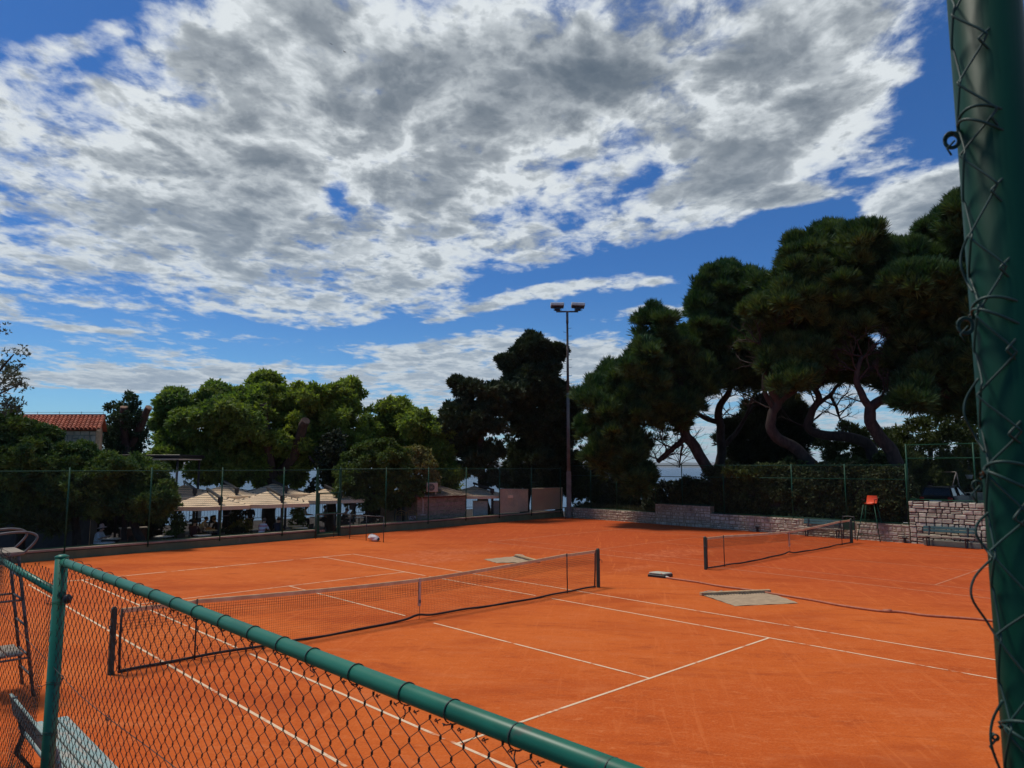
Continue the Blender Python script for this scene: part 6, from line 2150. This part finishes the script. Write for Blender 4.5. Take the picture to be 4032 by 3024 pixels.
# knotted selvedge of the mesh under the rail
mb = MB()
y = -8.1
while y > -13.5:
    q0 = np.array([FX - .016, y, 2.812])
    mb.tube([q0, q0 + (g.uniform(-.004, .004), .008, .010), q0 + (.002, .016, .002)], .0017, 5, False)
    mb.tube([q0 + (0, .010, .002), q0 + (.004, -.004, .010), q0 + (0, -.010, .012)], .0017, 5, False)
    y -= .094
V, Q = chainlink((FX - .016, -13.62), (FX - .016, -8.0), .55, 2.826, .094, .0019, 5, .0050, .005, 31, .082)
V = np.concatenate([V] + mb.v)
Q = np.concatenate([Q, np.array(mb.f) + len(V) - mb.n])
quads('chain_link_mesh', V, Q, M['near_wire'], t, True)
# straining wire
P, r = smooth_path([(FX - .03, -5, 2.28), (FX - .02, -7.95, 2.16), (FX - .02, -9, 2.13), (FX - .02, -10.5, 2.18), (FX - .02, -12.5, 2.22)], [.002] * 5, 6)
sw = MB().tube(P, .0021, 5)
for yy in (-8.35, -9.38, -10.6):
    c = np.array([FX - .022, yy, 2.14])
    sw.tube([c + (.006 * math.cos(a), .014 * math.cos(a * 1.5), .014 * math.sin(a)) for a in np.linspace(0, 14, 40)], .0017, 5)
    sw.tube([c, c + (0, .01, -.05), c + (.004, .004, -.10)], .0015, 4)
sw.build('straining_wire', M['near_wire'], t)
MB().ball((FX + .02, -8.16, 2.60), (.03, .03, .032)).tube([(FX, -8.05, 2.60), (FX + .02, -8.16, 2.60)], .012, 8).build('hinge_bolt', M['black'], t)
# ties and weed on the post
for z in (2.56, 2.04, 1.72):
    for k in range(2):
        MB().tube([(FX - .005 + .045 * math.cos(a), -8.05 + .045 * math.sin(a), z + .012 * k + .006 * math.sin(a * 2)) for a in np.linspace(0, 6.6, 24)], .002, 5).build('wire_tie', M['near_wire'], t)
    for k in range(3):
        c = np.array([FX - .05, -8.05 + g.uniform(-.03, .03), z])
        MB().tube([c, c + (-.02, g.uniform(-.03, .05), g.uniform(-.02, .03)), c + (-.03, g.uniform(-.05, .09), g.uniform(-.05, .04))], .0017, 4).build('wire_tail', M['near_wire'], t)
gr2 = np.random.default_rng(5)
for nm, c0_, n_, z0_ in (('dry_weed', (FX - .07, -7.7, 1.1), 260, .6), ('dry_weed', (FX - .07, -6.6, .7), 260, .6)):
    b = np.array(c0_) + gr2.normal(0, 1, (n_, 3)) * (.03, .28, .16)
    e = b + gr2.normal(0, 1, (n_, 3)) * (.05, .09, .06) + (0, 0, .10)
    s_ = np.cross(e - b, gr2.normal(0, 1, (n_, 3)))
    s_ /= np.linalg.norm(s_, axis=1)[:, None]
    s_ *= .0016
    V = np.stack([b - s_, b + s_, e + s_ * .3, e - s_ * .3], 1).reshape(-1, 3)
    o = quads('dry_weed', V, np.arange(n_ * 4).reshape(-1, 4), mat('dry grass', (.16, .13, .07), .9, island=.4), None)
    tag(o, 'tuft of dry stalks caught in the mesh left of the green post' if c0_[1] > -7 else 'tuft of dry stalks caught in the mesh right beside the green post', 'weed', 'dry stalks in the mesh')

# tall corner pole with the mesh wrapped round it
px, py, pr = -9.008, -13.565, .0460
t = thing('corner_pole', 'thick backlit green pole at the right edge with wire mesh wrapped round', 'pole', (px, py, .5))
MB().tube([(px, py, .3), (px, py, 3.0), (px, py, 5.2)], pr, 40).build('pole_shaft', M['backlit_paint'], t)
# mesh hugging the camera side: the wires follow the round of the pole
mb = MB()
cell = .085
vd = unit(np.array([CAM[0] - px, CAM[1] - py, 0]))                       # towards the camera
sd_ = np.array([-vd[1], vd[0], 0])
gm = random.Random(3)
lft = -RV


def wrap(s_, z, out=.003):
    """arc length s_ along the pole surface from the camera-facing line, positive = left in the photo"""
    a = s_ / pr
    if abs(a) < 1.75:
        return np.array([px, py, z]) + (vd * math.cos(a) + lft * math.sin(a)) * (pr + out)
    e = s_ - math.copysign(1.75 * pr, s_)
    b_ = np.array([px, py, z]) + (vd * math.cos(1.75) + lft * math.sin(math.copysign(1.75, s_))) * (pr + out)
    return b_ + lft * e * .9 - vd * abs(e) * .2


for k in range(-2, 2):
    pts = []
    z = 4.40
    j = 0
    while z > 2.6:
        s_ = (k + ((j + k) % 2)) * cell * .52 + .004 + gm.uniform(-.006, .006)
        zz = z + gm.uniform(-.008, .008)
        sl_ = min(s_, .071 + gm.uniform(-.006, .012))
        pts += [wrap(sl_, zz + .006, .0035 if j % 2 else .006), wrap(sl_, zz - .006, .006 if j % 2 else .0035)]
        z -= cell * .64
        j += 1
    P, r = smooth_path(pts, [.0016] * len(pts), 4)
    mb.tube(P, .00165, 6)
mb.build('wrapped_mesh', M['green_wire'], t)
for z, w_ in ((3.945, 1.0), (3.675, 1.0), (3.455, .6), (3.13, .5)):
    for k in range(2):
        pts = [wrap(a * pr, z + .012 * k + .020 * math.sin(a * 1.2 + k), .0055) for a in np.linspace(-2.2, 1.9, 30)]
        MB().tube(pts, .0022, 6).build('wire_tie', M['green_wire'], t)
    c = wrap(1.62 * pr, z, .012)
    for k in range(3 if w_ > .8 else 1):
        rr = .011 * w_ * gm.uniform(.7, 1.1)
        MB().tube([c + lft * (rr * math.cos(a) + .004) + np.array([0, 0, rr * math.sin(a)]) + vd * .004 * math.sin(a * .7) for a in np.linspace(k, k + 7.5, 34)], .0016, 6).build('wire_curl', M['green_wire'], t)
    MB().tube([c, c + lft * .012 + (0, 0, -.012), c + lft * .006 + (0, 0, -.022)], .0015, 5).build('wire_tail', M['green_wire'], t)
for z0_, z1_, b_ in ((3.60, 3.50, .022), (3.42, 3.36, .018), (3.36, 3.255, .030), (3.18, 3.06, .018), (3.80, 3.72, .012)):
    pts = [wrap(1.3 * pr, z0_, .004), wrap(1.62 * pr, (z0_ * .75 + z1_ * .25), .004) + lft * b_ * .8, wrap(1.62 * pr, (z0_ * .5 + z1_ * .5), .004) + lft * b_, wrap(1.62 * pr, (z0_ * .2 + z1_ * .8), .004) + lft * b_ * .4, wrap(1.25 * pr, z1_, .004)]
    P, r = smooth_path(pts, [.0016] * 5, 5)
    MB().tube(P, .0017, 6).build('loose_wire', M['green_wire'], t)

# air over the sea
hz = bpy.data.materials.new('haze air')
hz.use_nodes = True
h_ = NT(hz.node_tree)
h_.n.clear()
ho = h_.node('ShaderNodeOutputMaterial')
hv = h_.node('ShaderNodeVolumePrincipled')
hv.inputs['Color'].default_value = (.80, .88, 1.0, 1)
hv.inputs['Density'].default_value = 6.0e-5
hv.inputs['Anisotropy'].default_value = .2
h_.l.new(hv.outputs[0], ho.inputs['Volume'])
o = MB().box((0, 0, 65), (25800, 25800, 156)).build('haze', hz)
o['kind'] = 'stuff'
o.visible_shadow = True
